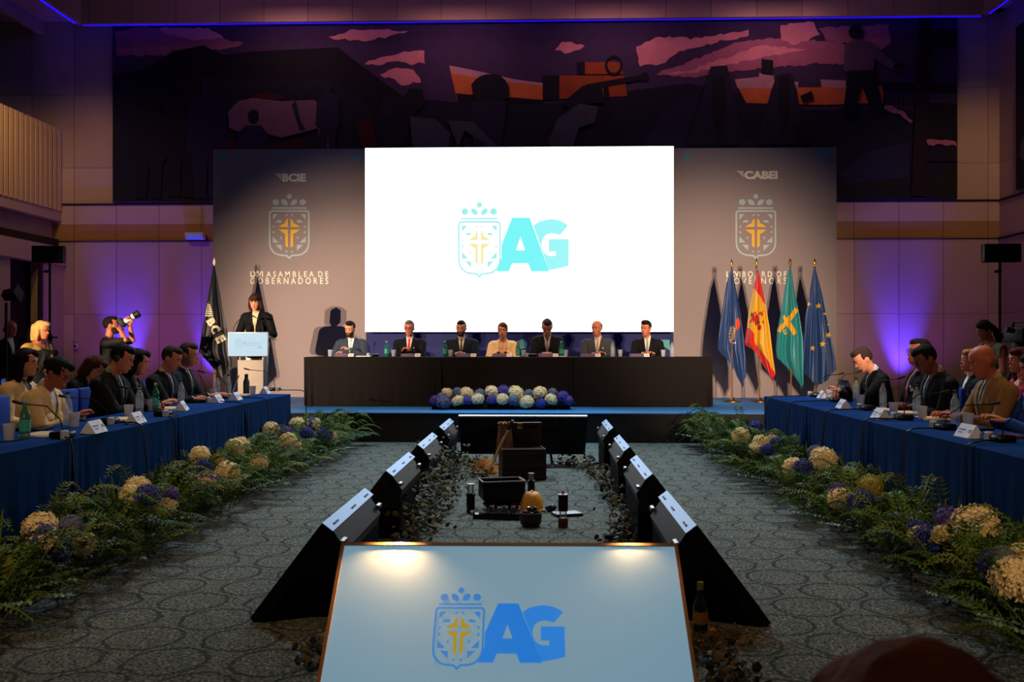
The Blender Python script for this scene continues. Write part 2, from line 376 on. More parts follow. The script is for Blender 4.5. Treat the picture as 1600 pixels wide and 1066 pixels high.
mur('cloud', [(515, 58), (545, 48), (600, 46), (638, 50), (600, 58), (575, 64), (530, 61)])
mur('cloud', [(568, 100), (600, 88), (640, 80), (664, 78), (662, 98), (640, 102), (620, 94), (590, 102)])
mur('cloud', [(592, 118), (620, 104), (645, 108), (658, 128), (630, 132), (608, 122)])
mur('cloud', [(868, 78), (876, 66), (900, 68), (915, 72), (890, 84)])
mur('cloud', [(994, 74), (1030, 58), (1080, 60), (1170, 48), (1172, 56), (1120, 66), (1060, 80), (1040, 98), (1000, 104)])
mur('cloud2', [(1022, 116), (1060, 104), (1150, 66), (1220, 58), (1330, 70), (1390, 44), (1392, 66), (1350, 100), (1270, 100), (1150, 110), (1080, 122)])
mur('cloud', [(1030, 118), (1075, 110), (1190, 70), (1260, 78), (1180, 92), (1090, 112)])
mur('cloud', [(1220, 40), (1270, 34), (1280, 56), (1240, 70), (1222, 62)])
mur('cloud2', [(1280, 44), (1389, 38), (1386, 62), (1340, 72), (1290, 62)])
mur('hill', [(176, 118), (228, 108), (270, 80), (318, 71), (350, 86), (400, 80), (528, 74), (575, 110), (640, 158), (720, 160), (720, 232), (570, 232), (340, 235), (333, 314), (176, 314)])
mur('land', [(176, 130), (225, 118), (330, 120), (420, 125), (520, 122), (560, 150), (600, 200), (600, 232), (333, 234), (330, 314), (176, 314)])
mur('land', [(600, 150), (720, 160), (860, 162), (1000, 140), (1075, 130), (1170, 148), (1210, 170), (1290, 172), (1400, 168), (1495, 190), (1495, 309), (1309, 310), (1306, 233), (1054, 231), (1052, 228), (572, 230)])
mur('land2', [(1000, 232), (1040, 170), (1090, 150), (1140, 170), (1180, 230)])
mur('land2', [(1310, 270), (1360, 235), (1420, 222), (1420, 280), (1330, 300)])
mur('green', [(176, 290), (330, 285), (330, 314), (176, 314)]); mur('green', [(1309, 290), (1495, 268), (1495, 309), (1309, 310)])
# ship, cargo deck and a second ship
mur('org', [(702, 104), (760, 116), (850, 132), (850, 156), (714, 156), (708, 130)]); mur('pale', [(702, 102), (760, 114), (804, 124), (850, 130), (850, 134), (760, 124), (706, 114)])
mur('hill', [(712, 146), (850, 156), (850, 162), (716, 160)])
mur('org2', [(850, 118), (975, 118), (980, 150), (850, 156)]); mur('org2', [(902, 97), (970, 97), (974, 116), (902, 116)])
mur('fig', [(848, 118), (874, 118), (874, 156), (848, 156)]); mur('fig', [(902, 97), (914, 97), (914, 116), (902, 116)])
mur('org', [(1154, 138), (1310, 136), (1380, 134), (1380, 160), (1290, 164), (1166, 161)]); mur('pale', [(1148, 124), (1186, 120), (1186, 114), (1208, 116), (1210, 126), (1248, 128), (1246, 138), (1152, 138)])
mur('pale', [(1282, 124), (1322, 126), (1322, 138), (1284, 136)]); mur('fig', [(1190, 92), (1208, 94), (1208, 118), (1190, 116)])
for i in range(9): mur('fig', [(1382+i*7, 130), (1384+i*7, 130), (1384+i*7, 166), (1382+i*7, 166)])
mur('fig', [(1378, 128), (1495, 130), (1495, 146), (1378, 140)])
# anchor
mur('fig', [(943, 128), (950, 128), (960, 228), (944, 228)]); mur('fig', [(915, 132), (1006, 116), (1008, 124), (918, 140)]); blob('fig', 1007, 120, 7, 7, 10, .05)
for i in range(14):
    a0 = 2*PI*i/14; a1 = 2*PI*(i+1)/14
    mur('fig', [(959+10*math.cos(a0), 102-12*math.sin(a0)), (959+10*math.cos(a1), 102-12*math.sin(a1)), (959+14*math.cos(a1), 102-16*math.sin(a1)), (959+14*math.cos(a0), 102-16*math.sin(a0))])
# horse and people on the left
mur('horse', [(356, 175), (372, 158), (395, 153), (440, 158), (490, 156), (508, 166), (516, 190), (516, 232), (502, 232), (496, 200), (480, 205), (440, 215), (400, 205), (370, 205), (358, 200)])
mur('land2', [(462, 156), (470, 190), (478, 204), (468, 204), (456, 165)])
mur('red', [(420, 228), (470, 216), (480, 232), (420, 232)]); mur('red', [(556, 192), (580, 186), (590, 228), (566, 230)]); mur('red', [(345, 222), (368, 216), (372, 233), (345, 233)]); mur('red', [(385, 152), (420, 143), (445, 152), (440, 156), (395, 153)])
def man(u, top, h, c='fig', wd=1.0):
    s = h/200.0; blob(c, u, top+14*s, 11*s, 14*s, 12, .05)
    mur(c, [(u-12*s*wd, top+26*s), (u-30*s*wd, top+40*s), (u-34*s*wd, top+120*s), (u-24*s*wd, top+130*s), (u-22*s*wd, top+200*s), (u-3*s*wd, top+200*s), (u, top+130*s), (u+4*s*wd, top+200*s), (u+22*s*wd, top+200*s), (u+24*s*wd, top+130*s), (u+34*s*wd, top+120*s), (u+30*s*wd, top+40*s), (u+12*s*wd, top+26*s)])
man(284, 118, 190); man(324, 120, 190, 'robe'); man(512, 130, 110, 'robe'); man(232, 150, 160, 'fig', 1.1)
blob('fig', 396, 182, 9, 11, 12, .05); mur('robe', [(370, 210), (384, 196), (408, 196), (420, 212), (414, 232), (372, 232)])
# bending figures along the shore
mur('fig', [(596, 230), (606, 190), (640, 138), (660, 140), (664, 160), (650, 175), (640, 190), (632, 230)]); mur('grey', [(640, 182), (680, 186), (704, 208), (700, 230), (645, 230)])
blob('fig', 766, 140, 30, 24, 18, .06); mur('robe', [(738, 158), (792, 158), (784, 230), (740, 230)]); mur('grey', [(700, 188), (740, 190), (776, 228), (766, 230), (726, 204), (716, 230), (708, 210)])
mur('fig', [(880, 160), (910, 134), (940, 134), (944, 160), (920, 162), (890, 172)]); mur('grey', [(856, 222), (872, 185), (905, 162), (935, 166), (930, 190), (905, 200), (895, 230), (862, 230)])
for du, sc_ in ((1124, 1.0), (1226, .86)):
    mur('robe', [(du-13*sc_, 104+14*(1-sc_)*6), (du+12*sc_, 102+14*(1-sc_)*6), (du+22*sc_, 140), (du+34*sc_, 205), (du+34*sc_, 226), (du-50*sc_, 226), (du-42*sc_, 195), (du-24*sc_, 140)])
    mur('fig', [(du-9*sc_, 118), (du+8*sc_, 118), (du+10*sc_, 180), (du-2*sc_, 226), (du-12*sc_, 170)])
mur('fig', [(1250, 150), (1268, 142), (1272, 154), (1256, 160)]); mur('fig', [(1240, 226), (1262, 222), (1262, 200), (1242, 190)])
# standing sailor
blob('fig', 1337, 50, 11, 12, 12, .04); mur('shirt', [(1320, 70), (1340, 60), (1360, 66), (1396, 96), (1410, 104), (1408, 112), (1392, 108), (1366, 92), (1364, 112), (1330, 114), (1318, 110)])
mur('fig', [(1326, 110), (1366, 110), (1382, 178), (1364, 180), (1346, 132), (1334, 182), (1316, 182)]); blob('fig', 1404, 104, 9, 6, 10, .1)
mur('cloud2', [(1382, 164), (1410, 172), (1428, 190), (1424, 194), (1404, 178), (1380, 170)])
mur('mast', [(1436, 24), (1456, 24), (1446, 306), (1424, 306)]); mur('hill', [(1456, 48), (1496, 48), (1496, 68), (1452, 68)]); mur('hill', [(1450, 160), (1495, 162), (1495, 218), (1448, 216)])
mur('cloud2', [(1448, 216), (1495, 222), (1495, 228), (1450, 226)])
mur('mast', [(1448, 246), (1495, 246), (1495, 252), (1448, 252)])
tag(mb.build('wall_mural', mats_m, smooth=False), 'long dark painted mural of hills, ships and figures across the back wall', 'mural')
mb = MB(); mb.bx((8.76, 6, 4.2), (8.815, 17.75, 7.2), 0)
for i, (c, ya, za, rr) in enumerate(((1, 17.2, 6.2, .3), (2, 16.6, 5.4, .6), (3, 17.3, 4.9, .35), (1, 15.5, 6.4, .5))):
    mb.poly([(8.756-.001*i, ya+rr*math.cos(t*PI/6)*(.8+.2*math.sin(3*t)), za+rr*math.sin(t*PI/6)*.8) for t in range(12)], c)
tag(mb.build('wall_mural', [mats_m[3], mats_m[mk.index('land2')], mats_m[mk.index('green')], mats_m[mk.index('grey')]], smooth=False), 'dark painted mural panel high on the right side wall', 'mural')

# small wall fittings
q = P(305, 369, 18.42)
t = thing('emergency_light', 'small white emergency light box on wall left of the backdrop', 'emergency light', q)
mb = MB(); mb.box((0, 0, 0), (.36, .15, .13), bev=.01); mb.build('housing', mat('white_plastic', (205, 195, 190), .5), t)
mb = MB(); mb.box((0, -.08, -.02), (.30, .02, .075), bev=.005); mb.build('lens', emis('blue_lens', (50, 80, 215), .8), t)
q = P(118, 541, 18.47); t = thing('wall_socket', 'small pale socket plate on the stone wall behind the photographer', 'socket', q)
mb = MB(); mb.box((0, 0, 0), (.10, .06, .10), bev=.01); mb.build('cover_plate', mat('white_plate', (190, 180, 175), .5), t)
mb = MB(); mb.box((0, -.03, -.0), (.05, .01, .05)); mb.build('outlet', BLACK, t)

# ------------------------------------------------------------------ stage, backdrop, screen
ST = 0.41; SF = 13.0; YB = 16.7
STC = mat('stage_carpet', (44, 122, 184), .55, var=.1, bump=.2, bscale=150, spec=.5)
mb = MB(); mb.bx((-6.0, SF, 0), (5.35, 17.3, ST-.012), 1); mb.bx((-6.0, SF-.01, ST-.012), (5.35, 17.3, ST), 0)
so = mb.build('stage_platform', [STC, BLACK], smooth=False); tag(so, 'low stage with blue carpet top and black front edge', 'stage')
# flat emblem used on screen, backdrop, monitor and lectern, in its own drawing units
def emblem(mb, fn, shield, cross, a=None, g=None):
    def pl(pts, mi): mb.poly([fn(x, y) for x, y in pts], mi)
    mir = lambda pts: [(920-x, y) for x, y in pts][::-1]
    def disc(x, y, rx, ry, pw=1.0):
        pl([(x+rx*math.cos(t*PI/8), y-ry*math.sin(t*PI/8)) for t in range(16)], shield)
    disc(460, 135, 28, 30); disc(310, 205, 36, 36); disc(608, 205, 36, 36)
    for s_ in (0, 1):
        pts = [(373, 172), (410, 172), (432, 190), (443, 215), (443, 241), (408, 241), (384, 225), (373, 200)]
        pl(pts if not s_ else mir(pts), shield)
    pl([(266, 268), (652, 268), (652, 286), (266, 286)], shield)
    half = [(460, 303), (655, 303), (675, 312), (685, 335), (685, 700), (676, 760), (650, 808), (610, 842), (560, 858), (495, 862), (478, 880), (460, 898)]
    inn = [(460, 323), (645, 323), (658, 328), (666, 342), (666, 700), (658, 750), (634, 794), (598, 826), (555, 838), (485, 842), (470, 858), (460, 868)]
    for i in range(len(half)-1):
        qd = [half[i], half[i+1], inn[i+1], inn[i]]; pl(qd, shield); pl(mir(qd), shield)
    for tri in ([(278, 350), (338, 350), (278, 418)], [(308, 452), (335, 425), (375, 425), (375, 452)], [(412, 382), (430, 352), (448, 350), (440, 368)],
                [(278, 500), (306, 482), (286, 522)], [(278, 545), (306, 576), (278, 582)], [(278, 620), (346, 696), (278, 696)],
                [(356, 640), (374, 612), (374, 658)], [(308, 722), (376, 722), (376, 794)], [(412, 785), (444, 806), (430, 820)]):
        pl(tri, shield); pl(mir(tri), shield)
    for pc in ([(344, 506), (390, 470), (412, 462), (420, 430), (446, 398), (446, 506)], [(344, 538), (446, 538), (446, 756), (416, 736), (416, 590), (386, 575)]):
        pl(pc, cross); pl(mir(pc), cross)
    if g is not None:
        pl([(1080, 310), (1150, 290), (1215, 283), (1290, 295), (1345, 320), (1385, 350), (1300, 452), (1260, 438), (1215, 430), (1160, 445), (1125, 480), (1110, 530), (1112, 580), (1130, 625), (1160, 655), (1195, 668), (1255, 665), (1255, 622), (1182, 622), (1182, 490), (1392, 490), (1392, 770), (1300, 795), (1188, 815), (1180, 800), (1022, 350)], g)
    if a is not None:
        pl([(800, 268), (888, 268), (888, 470), (845, 607), (890, 607), (890, 745), (800, 745), (770, 828), (640, 828), (690, 690), (690, 555)], a)
        pl([(888, 268), (985, 268), (1190, 828), (1000, 828), (968, 745), (890, 745), (890, 607), (935, 607), (888, 470)], a)
BANN = mat('printed_backdrop', (152, 137, 136), .75, var=.03, scale=3)
PRT = mat('print_teal', (96, 170, 176), .7); PRG = mat('print_pale_grey', (178, 196, 200), .7); PRY = mat('print_yellow', (250, 190, 60), .7); PRC = mat('print_cream', (255, 246, 220), .7)
def wing(mb, u0, v0, w_, h_, fn, mi):
    # striped triangle mark of the logo
    for i in range(6):
        x0 = u0+w_*i/6; x1 = u0+w_*(i+.62)/6
        f = lambda x: max(0.0, (x-u0)/w_)
        mb.poly([fn(x0+w_*.0, v0), fn(x1, v0), fn(min(u0+w_, x1+w_*.18), v0+h_*f(x1)), fn(min(u0+w_, x0+w_*.18), v0+h_*f(x0))], mi)
def backdrop(u0, u1, v0, label, cu, ttl, tx, l1, l2, b1, corners, cx):
    t = thing('stage_backdrop', label, 'backdrop', ((P(u0, 400, YB).x+P(u1, 400, YB).x)/2, YB, ST))
    o = t.location
    x0, x1 = P(u0, 400, YB).x-o.x, P(u1, 400, YB).x-o.x; zt = P((u0+u1)/2, v0, YB).z-o.z
    mb = MB(); mb.bx((x0, 0, 0), (x1, .12, zt)); mb.build('printed_panel', BANN, t, smooth=False)
    fn = lambda u, v: P(u, v, YB-.004)-o
    mb = MB(); fe = lambda x, y: P(cx+(x-460)/7.05, 303+(y-105)/7.75, YB-.004)-o
    emblem(mb, fe, 0, 1); mb.build('emblem', [PRG, PRY], t, smooth=False)
    mb = MB(); put_text(mb, ttl, tx[0], tx[1], tx[3], tx[2], fn, 0, .05); wing(mb, tx[0]-14, tx[2], 13, tx[3]-tx[2], fn, 0); mb.build('logo_lettering', PRC, t, smooth=False)
    mb = MB(); put_text(mb, 'LXVI', b1[0], b1[1], b1[3], b1[2], fn, 0, .035); put_text(mb, l1[0], l1[1], l1[2], b1[3], b1[2], fn, 0, .008)
    put_text(mb, l2[0], l2[1], l2[2], l2[4], l2[3], fn, 0, .008); mb.build('title_lettering', PRC, t, smooth=False)
    mb = MB()
    for (u, v, sx, sy) in corners:
        mb.poly([fn(u, v), fn(u+17*sx, v), fn(u+9*sx, v+4*sy), fn(u+8*sx, v+8*sy), fn(u+4*sx, v+9*sy), fn(u, v+17*sy)], 0)
    mb.build('corner_ornament', PRT, t, smooth=False)
    return t
backdrop(333, 572, 233, 'grey printed backdrop panel left of the screen reading BCIE and ASAMBLEA DE GOBERNADORES', 452, 'BCIE', (441, 478, 271, 284),
         ('A S A M B L E A  D E', 416, 513), ('G O B E R N A D O R E S', 391, 513, 434, 444), (391, 411, 424, 433), ((343, 243, 1, 1), (562, 243, -1, 1)), 452)
backdrop(1052, 1307, 231, 'grey printed backdrop panel right of the screen reading CABEI and BOARD OF GOVERNORS', 1181, 'CABEI', (1163, 1215, 267, 280),
         ('B O A R D  O F', 1160, 1229), ('G O V E R N O R S', 1135, 1229, 434, 444), (1135, 1157, 424, 433), ((1069, 240, 1, 1), (1295, 236, -1, 1)), 1181)
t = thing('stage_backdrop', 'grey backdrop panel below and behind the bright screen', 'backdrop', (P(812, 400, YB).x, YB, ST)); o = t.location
mb = MB(); mb.bx((P(572.3, 500, YB).x-o.x, .005, 0), (P(1051.7, 500, YB).x-o.x, .12, 4.2)); mb.build('printed_panel', mat('navy_panel_shade', (40, 44, 104), .75, var=.03), t, smooth=False)  # navy base colour carries the shade below the screen
mb = MB()
for (cu, cv, r) in ((816, 538, 8),):
    mb.poly([P(cu+r*math.cos(k*PI/4)*(1 if k % 2 == 0 else .95), cv-r*math.sin(k*PI/4)*(1 if k % 2 == 0 else .95), YB-.002)-o for k in range(8)])
mb.poly([P(*p, YB-.002)-o for p in ((1028, 531), (1046, 531), (1047, 548), (1041, 544), (1036, 540), (1032, 537))])
mb.build('printed_ornament', PRT, t, smooth=False)
# led screen
YS = 16.45
sc = thing('led_screen', 'large bright white screen with pale AG emblem behind the speakers', 'screen', P(812, 516, YS)); o = sc.location
a = P(570, 231, YS)-o; b = P(1053, 519, YS)-o
mb = MB(); mb.bx((a.x, .01, b.z), (b.x, YB-YS+.004, a.z)); mb.build('housing', BLACK, sc, smooth=False)
SCR = emis('screen_white', (240, 250, 255), 2.6)
mb = MB(); mb.poly([(a.x+.004, .006, b.z+.004), (b.x-.004, .006, b.z+.004), (b.x-.004, .006, a.z-.004), (a.x+.004, .006, a.z-.004)]); mb.build('display', SCR, sc, smooth=False)
mb = MB(); emblem(mb, lambda x, y: P(680+x/6.667, 300+y/6.667, YS+.003)-o, 0, 1, 2, 3)
for i in range(len(mb.v)): pass
for k, (m0, dy) in enumerate(((3, 0), (2, -.002))):
    for f, m_ in zip(mb.f, mb.m):
        if m_ == m0:
            for i in f: mb.v[i] = (mb.v[i][0], mb.v[i][1]+dy, mb.v[i][2])
mb.build('emblem', [emis('screen_mint', (166, 244, 240), .95), emis('screen_yellow', (250, 240, 176), .95), emis('screen_cyan', (124, 252, 254), .95), emis('screen_pale_cyan', (160, 252, 254), .95)], sc, smooth=False)
# ------------------------------------------------------------------ people
def remesh(mb, voxel, smooth=3, fac=.5):
    me = bpy.data.meshes.new('tmp'); me.from_pydata(mb.v, [], mb.f); me.update()
    bm = bmesh.new(); bm.from_mesh(me); bmesh.ops.recalc_face_normals(bm, faces=bm.faces); bm.to_mesh(me); bm.free()
    o = bpy.data.objects.new('tmp', me); COL.objects.link(o)
    md = o.modifiers.new('r', 'REMESH'); md.mode = 'VOXEL'; md.voxel_size = voxel; md.use_smooth_shade = True
    if smooth: m2 = o.modifiers.new('s', 'SMOOTH'); m2.iterations = smooth; m2.factor = fac
    dg = bpy.context.evaluated_depsgraph_get()
    r = bpy.data.meshes.new_from_object(o.evaluated_get(dg))
    bpy.data.objects.remove(o); bpy.data.meshes.remove(me)
    return r
def cut(me, T, planes):
    bm = bmesh.new(); bm.from_mesh(me)
    for co, no in planes:
        bmesh.ops.bisect_plane(bm, geom=bm.verts[:]+bm.edges[:]+bm.faces[:], plane_co=T @ V(co), plane_no=(T.to_3x3() @ V(no)).normalized(), dist=1e-5)
    bm.to_mesh(me); bm.free(); me.update()
def mdata(me): return [v.co.copy() for v in me.vertices], [tuple(p.vertices) for p in me.polygons], [v.normal.copy() for v in me.vertices]
def split(name, vs, fs, nm, keep, m, parent, push=0.0, wr=0.0, extra=None):
    """mesh object made of the faces whose centre passes keep()"""
    idx = {}; V2 = []; F2 = []
    for f in fs:
        c = sum((vs[i] for i in f), V((0, 0, 0)))/len(f)
        if not keep(c): continue
        g = []
        for i in f:
            if i not in idx:
                idx[i] = len(V2); p = vs[i]; d = push
                if wr: d += wr*noise.noise(p*13.0)+wr*.5*noise.noise(p*31.0)
                if extra: d += extra(p)
                V2.append(p+nm[i]*d)
            g.append(idx[i])
        F2.append(g)
    if not F2: return None
    me = bpy.data.meshes.new(name); me.from_pydata(V2, [], F2); me.materials.append(m)
    me.polygons.foreach_set('use_smooth', [True]*len(F2)); me.update()
    return obj(name, me, parent)
HEADR = [(-.118, .012, -.070, -.035), (-.112, .030, -.080, -.005), (-.095, .045, -.088, .030), (-.06, .060, -.090, .060), (-.03, .068, -.090, .085), (0, .074, -.090, .098), (.04, .0755, -.092, .101), (.075, .069, -.083, .094), (.100, .050, -.058, .070), (.114, .026, -.026, .038), (.118, .008, -.004, .014)]
def head_prims(mb, H, scale=1.0, wide=1.0):
    S = Matrix.Diagonal((scale*wide, scale, scale, 1)); X = H @ S
    # face rings with dents at the eyes
    o = len(mb.v)
    rings = []
    for i in range(len(HEADR)-1):
        z0, w0, f0, b0 = HEADR[i]; z1, w1, f1, b1 = HEADR[i+1]
        for t in (0, .5): rings.append((z0+(z1-z0)*t, w0+(w1-w0)*t, f0+(f1-f0)*t, b0+(b1-b0)*t))
    rings.append(HEADR[-1])
    t_ = MB(); t_.loft(rings, n=36, p=2.15)
    for i, p in enumerate(t_.v):
        x, y, z = p
        if y < -.03:
            dent = .018*sum(math.exp(-(((x-s*.032)/.016)**2+((z-.005)/.011)**2)) for s in (-1, 1))
            dent -= .010*sum(math.exp(-(((x-s*.03)/.022)**2+((z-.028)/.008)**2)) for s in (-1, 1))
            dent -= .004*math.exp(-((x/.02)**2+((z+.098)/.014)**2))
            dent += .004*math.exp(-((x/.03)**2+((z+.082)/.006)**2))
            t_.v[i] = (x, y+dent, z)
    mb.add(t_.v, t_.f, 0, X)
    # nose, lips, ears
    mb.add([(-.006, -.082, .018), (.006, -.082, .018), (-.017, -.084, -.036), (.017, -.084, -.036), (0, -.096, .012), (0, -.124, -.031), (-.011, -.106, -.038), (.011, -.106, -.038)],
           [(0, 4, 5, 6, 2), (1, 3, 7, 5, 4), (2, 6, 5, 7, 3), (0, 1, 4), (0, 2, 3, 1)], 0, X)
    mb.ell((0, -.089, -.060), (.022, .008, .006), 0, X, 10, 6); mb.ell((0, -.087, -.069), (.019, .009, .006), 0, X, 10, 6)
    for s in (-1, 1): mb.ell((s*.077, .012, -.005), (.010, .018, .032), 0, X @ Matrix.Rotation(0, 4, 'Z'), 10, 8)
def hand(mb, wrist, d, n, side, curl=.5, sc=1.0):
    """five fingered hand; d points along the fingers, n is the back of the hand, side +1 puts the thumb to d x n"""
    d = d.normalized(); n = (n-d*n.dot(d)).normalized(); s = d.cross(n)*side
    X = Matrix((s, d, n)).transposed().to_4x4(); X.translation = wrist
    S = Matrix.Scale(sc, 4)
    X = X @ S
    t = MB(); t.loft([(-.02, .024, -.015, .015), (.02, .034, -.015, .015), (.06, .042, -.014, .014), (.088, .040, -.012, .012), (.095, .034, -.008, .008)], n=12, p=2.6)
    mb.add([(p[0], p[2], p[1]) for p in t.v], [f[::-1] for f in t.f], 0, X)
    for i, (lx, L, r) in enumerate(((.030, .070, .0088), (.010, .080, .0092), (-.011, .074, .0088), (-.031, .057, .0078))):
        a = curl*(1+.12*i); p0 = V((lx*.93, .080, 0)); pts = [p0]; ang = a*.35
        for k, fr in enumerate((.45, .32, .23)):
            pts.append(pts[-1]+V((lx*.15, math.cos(ang), -math.sin(ang)))*L*fr); ang += a*.8
        mb.tube(pts, [r, r, r*.92, r*.7], 8, 0, X)
    mb.tube([V((.030, .018, -.004)), V((.052, .046, -.012)), V((.060, .072, -.020)), V((.060, .092, -.026))], [.014, .0115, .0105, .0075], 8, 0, X)
def ik(sh, tgt, l1, l2, pole):
    d = tgt-sh; L = min(d.length, (l1+l2)*.995); dn = d.normalized(); tgt = sh+dn*L
    a = (l1*l1-l2*l2+L*L)/(2*L); h = math.sqrt(max(0, l1*l1-a*a))
    pl = V(pole); pl = (pl-dn*pl.dot(dn)).normalized()
    return sh+dn*a+pl*h, tgt
TORSO = [(-.09, .15, -.10, .11), (0, .185, -.13, .13), (.09, .180, -.130, .125), (.20, .160, -.115, .105), (.30, .168, -.120, .105), (.40, .182, -.125, .105), (.47, .186, -.112, .102), (.525, .162, -.088, .088), (.555, .118, -.066, .074), (.585, .066, -.055, .058)]
EYE_W = mat('eye_white', (215, 205, 195), .3, var=.02); EYE_D = mat('eye_dark', (30, 20, 14), .3); 
def skin_mat(c): return M(c, .55, var=.06, scale=9, spec=.4)
def person(label, loc, rz=0, pose='sit', lean=4, yaw=0, pitch=0, roll=0, scale=1.0, skin=(205, 142, 110), hair=('short', (30, 20, 16)), jacket=(22, 24, 32),
           shirt=(215, 212, 214), tie=None, trousers=(20, 20, 26), hl=None, hr=None, vneck=.26, top=None, sleeve=1.0, glasses=None, beard=None, headset=None, bust=0, voxel=.0095, wide=1.0,
           pole_l=(.6, .5, -.8), pole_r=(-.6, .5, -.8), curl=.7, group=None, hn=None, pin=None, extra=None, seat=.46, lanyard=None, pocket=None, twist=0):
    root = thing('person', label, 'person', loc, math.radians(rz), group); root.scale = (scale,)*3
    z0 = seat if pose == 'sit' else .845
    T = Matrix.Translation((0, 0, z0)) @ Matrix.Rotation(math.radians(lean), 4, 'X') @ Matrix.Rotation(math.radians(twist), 4, 'Z'); Ti = T.inverted()
    H = T @ Matrix.Translation((0, -.016, .585)) @ Matrix.Rotation(math.radians(yaw), 4, 'Z') @ Matrix.Rotation(math.radians(pitch), 4, 'X') @ Matrix.Rotation(math.radians(roll), 4, 'Y') @ Matrix.Translation((0, -.030, .158)); Hi = H.inverted()
    sm = skin_mat(skin)
    wd = wide
    tors = [(z, a*wd, f*(1+(wd-1)*1.3), b) for z, a, f, b in TORSO]
    body = MB(); body.loft([(z, a-.012, f+.012, b-.012) for z, a, f, b in tors], 0, T, 24)
    neck0 = T @ V((0, .002, .54)); neck1 = H @ V((0, .022, -.075)); body.capsule(neck0, neck1, .056, .052)
    head_prims(body, H, 1.0, 1.0)
    # arms
    arms = []
    for s, tg, pole in ((1, hl, pole_l), (-1, hr, pole_r)):
        sh = T @ V((s*.190*wd, .0, .490))
        if tg is not None:
            tg = (tg[0], tg[1], (min(tg[2], .785) if pose == 'sit' and tg[2] < .835 else tg[2])/scale)
        if tg is None: tg = (s*.17, -.33, z0+.30) if pose == 'sit' else (s*.24, -.05, z0-.02)
        el, wr_ = ik(sh, V(tg), .29, .265, pole); arms.append((s, sh, el, wr_))
        body.capsule(sh, el, .048, .040); body.capsule(el, wr_, .040, .025)
    # legs
    legs = []
    for s in (-1, 1):
        if pose == 'sit': hp, kn, an = V((s*.09, .0, z0+.075)), V((s*.115, -.43, z0+.05)), V((s*.12, -.40, .09))
        else: hp, kn, an = V((s*.09, 0, z0+.05)), V((s*.095, -.02, .47)), V((s*.10, .02, .09))
        legs.append((s, hp, kn, an)); body.capsule(hp, kn, .075, .052); body.capsule(kn, an, .052, .036); body.capsule(an, an+V((0, -.12, -.05)), .035, .028)
    me = remesh(body, voxel, 2); vs, fs, nm = mdata(me); bpy.data.meshes.remove(me)
    fin = MB(); fin.v = [tuple(v) for v in vs]; fin.f = list(fs); fin.m = [0]*len(fs)
    for s, sh, el, wr_ in arms:
        d = (wr_-el).normalized()
        up = V((0, 0, 1)) if hn is None else V(hn)
        if abs(d.dot(up)) > .9: up = V((s, 0, 0))
        dd = d if abs(d.z) < .6 or pose != 'sit' else (d+V((0, -1, .3))).normalized()
        hand(fin, wr_, dd, up, 1 if s < 0 else -1, curl)
    fin.build('body', sm, root)
    # eyes, brows, lips
    e = MB()
    for s in (-1, 1):
        e.ell((s*.031, -.0765, .004), (.0140, .008, .0078), 0, H, 10, 6); e.ell((s*.031, -.0825, .004), (.0070, .004, .0070), 1, H, 8, 6)
    e.build('eyes', [EYE_W, EYE_D], root)
    e = MB()
    hc = hair[1] if hair else (40, 28, 20)
    bc = tuple(int(x*.75) for x in hc)
    for s in (-1, 1): e.tube([(s*.014, -.093, .022), (s*.030, -.096, .027), (s*.048, -.088, .021)], [.0035, .004, .002], 6, 0, H)
    e.build('eyebrows', M(bc, .9), root)
    e = MB(); e.ell((0, -.0945, -.0605), (.020, .006, .0045), 0, H, 10, 6); e.ell((0, -.0935, -.069), (.017, .006, .0045), 0, H, 10, 6)
    e.build('lips', M((165, 82, 74) if top or bust else tuple(int(x*.72) for x in skin), .5), root)
    # hair
    if hair:
        kind, hc = hair; hm = M(hc, .75, var=.35, scale=40, bump=.4, bscale=90, spec=.15); h = MB()
        if kind == 'short': h.ell((0, .018, .033), (.083, .100, .099), 0, H); h.ell((0, -.035, .088), (.060, .058, .042), 0, H)
        elif kind == 'quiff': h.ell((0, .018, .033), (.084, .100, .098), 0, H); h.ell((.01, -.045, .100), (.062, .055, .042), 0, H)
        elif kind == 'thin': h.ell((0, .030, .020), (.081, .092, .088), 0, H)
        elif kind == 'fringe': h.ell((0, .042, -.020), (.081, .072, .055), 0, H)
        elif kind in ('long', 'bob', 'ponytail', 'bun', 'fullfringe'):
            h.ell((0, .014, .035), (.087, .104, .100), 0, H); h.ell((.02, -.050, .085), (.056, .050, .040), 0, H)
            if kind in ('long', 'bob', 'fullfringe'):
                L = -.21 if kind == 'long' else -.125
                if kind == 'fullfringe': h.ell((0, -.068, .055), (.062, .034, .034), 0, H)
                for s in (-1, 1):
                    h.capsule((s*.070, .005, .05), (s*.082, .0, L*.6), .026, .034, 10, 0, H); h.capsule((s*.080, .0, L*.6), (s*.070, .01, L), .034, .024, 10, 0, H)
                    h.capsule((s*.045, .07, .03), (s*.05, .075, L), .055, .040, 10, 0, H)
            if kind == 'ponytail': h.capsule((0, .11, .02), (0, .15, -.05), .038, .042, 10, 0, H); h.capsule((0, .15, -.05), (0, .135, -.20), .042, .02, 10, 0, H)
            if kind == 'bun': h.ell((0, .115, .03), (.045, .04, .045), 0, H)
            if kind in ('ponytail', 'bun'): h.ell((0, .02, .02), (.0815, .098, .085), 0, H)
        me = remesh(h, .0095, 2); a, b, c = mdata(me); bpy.data.meshes.remove(me)
        split('hair', a, b, c, lambda c: True, hm, root, 0, 0, lambda p: .004*noise.noise(V((p.x*45, p.y*45, p.z*14))))
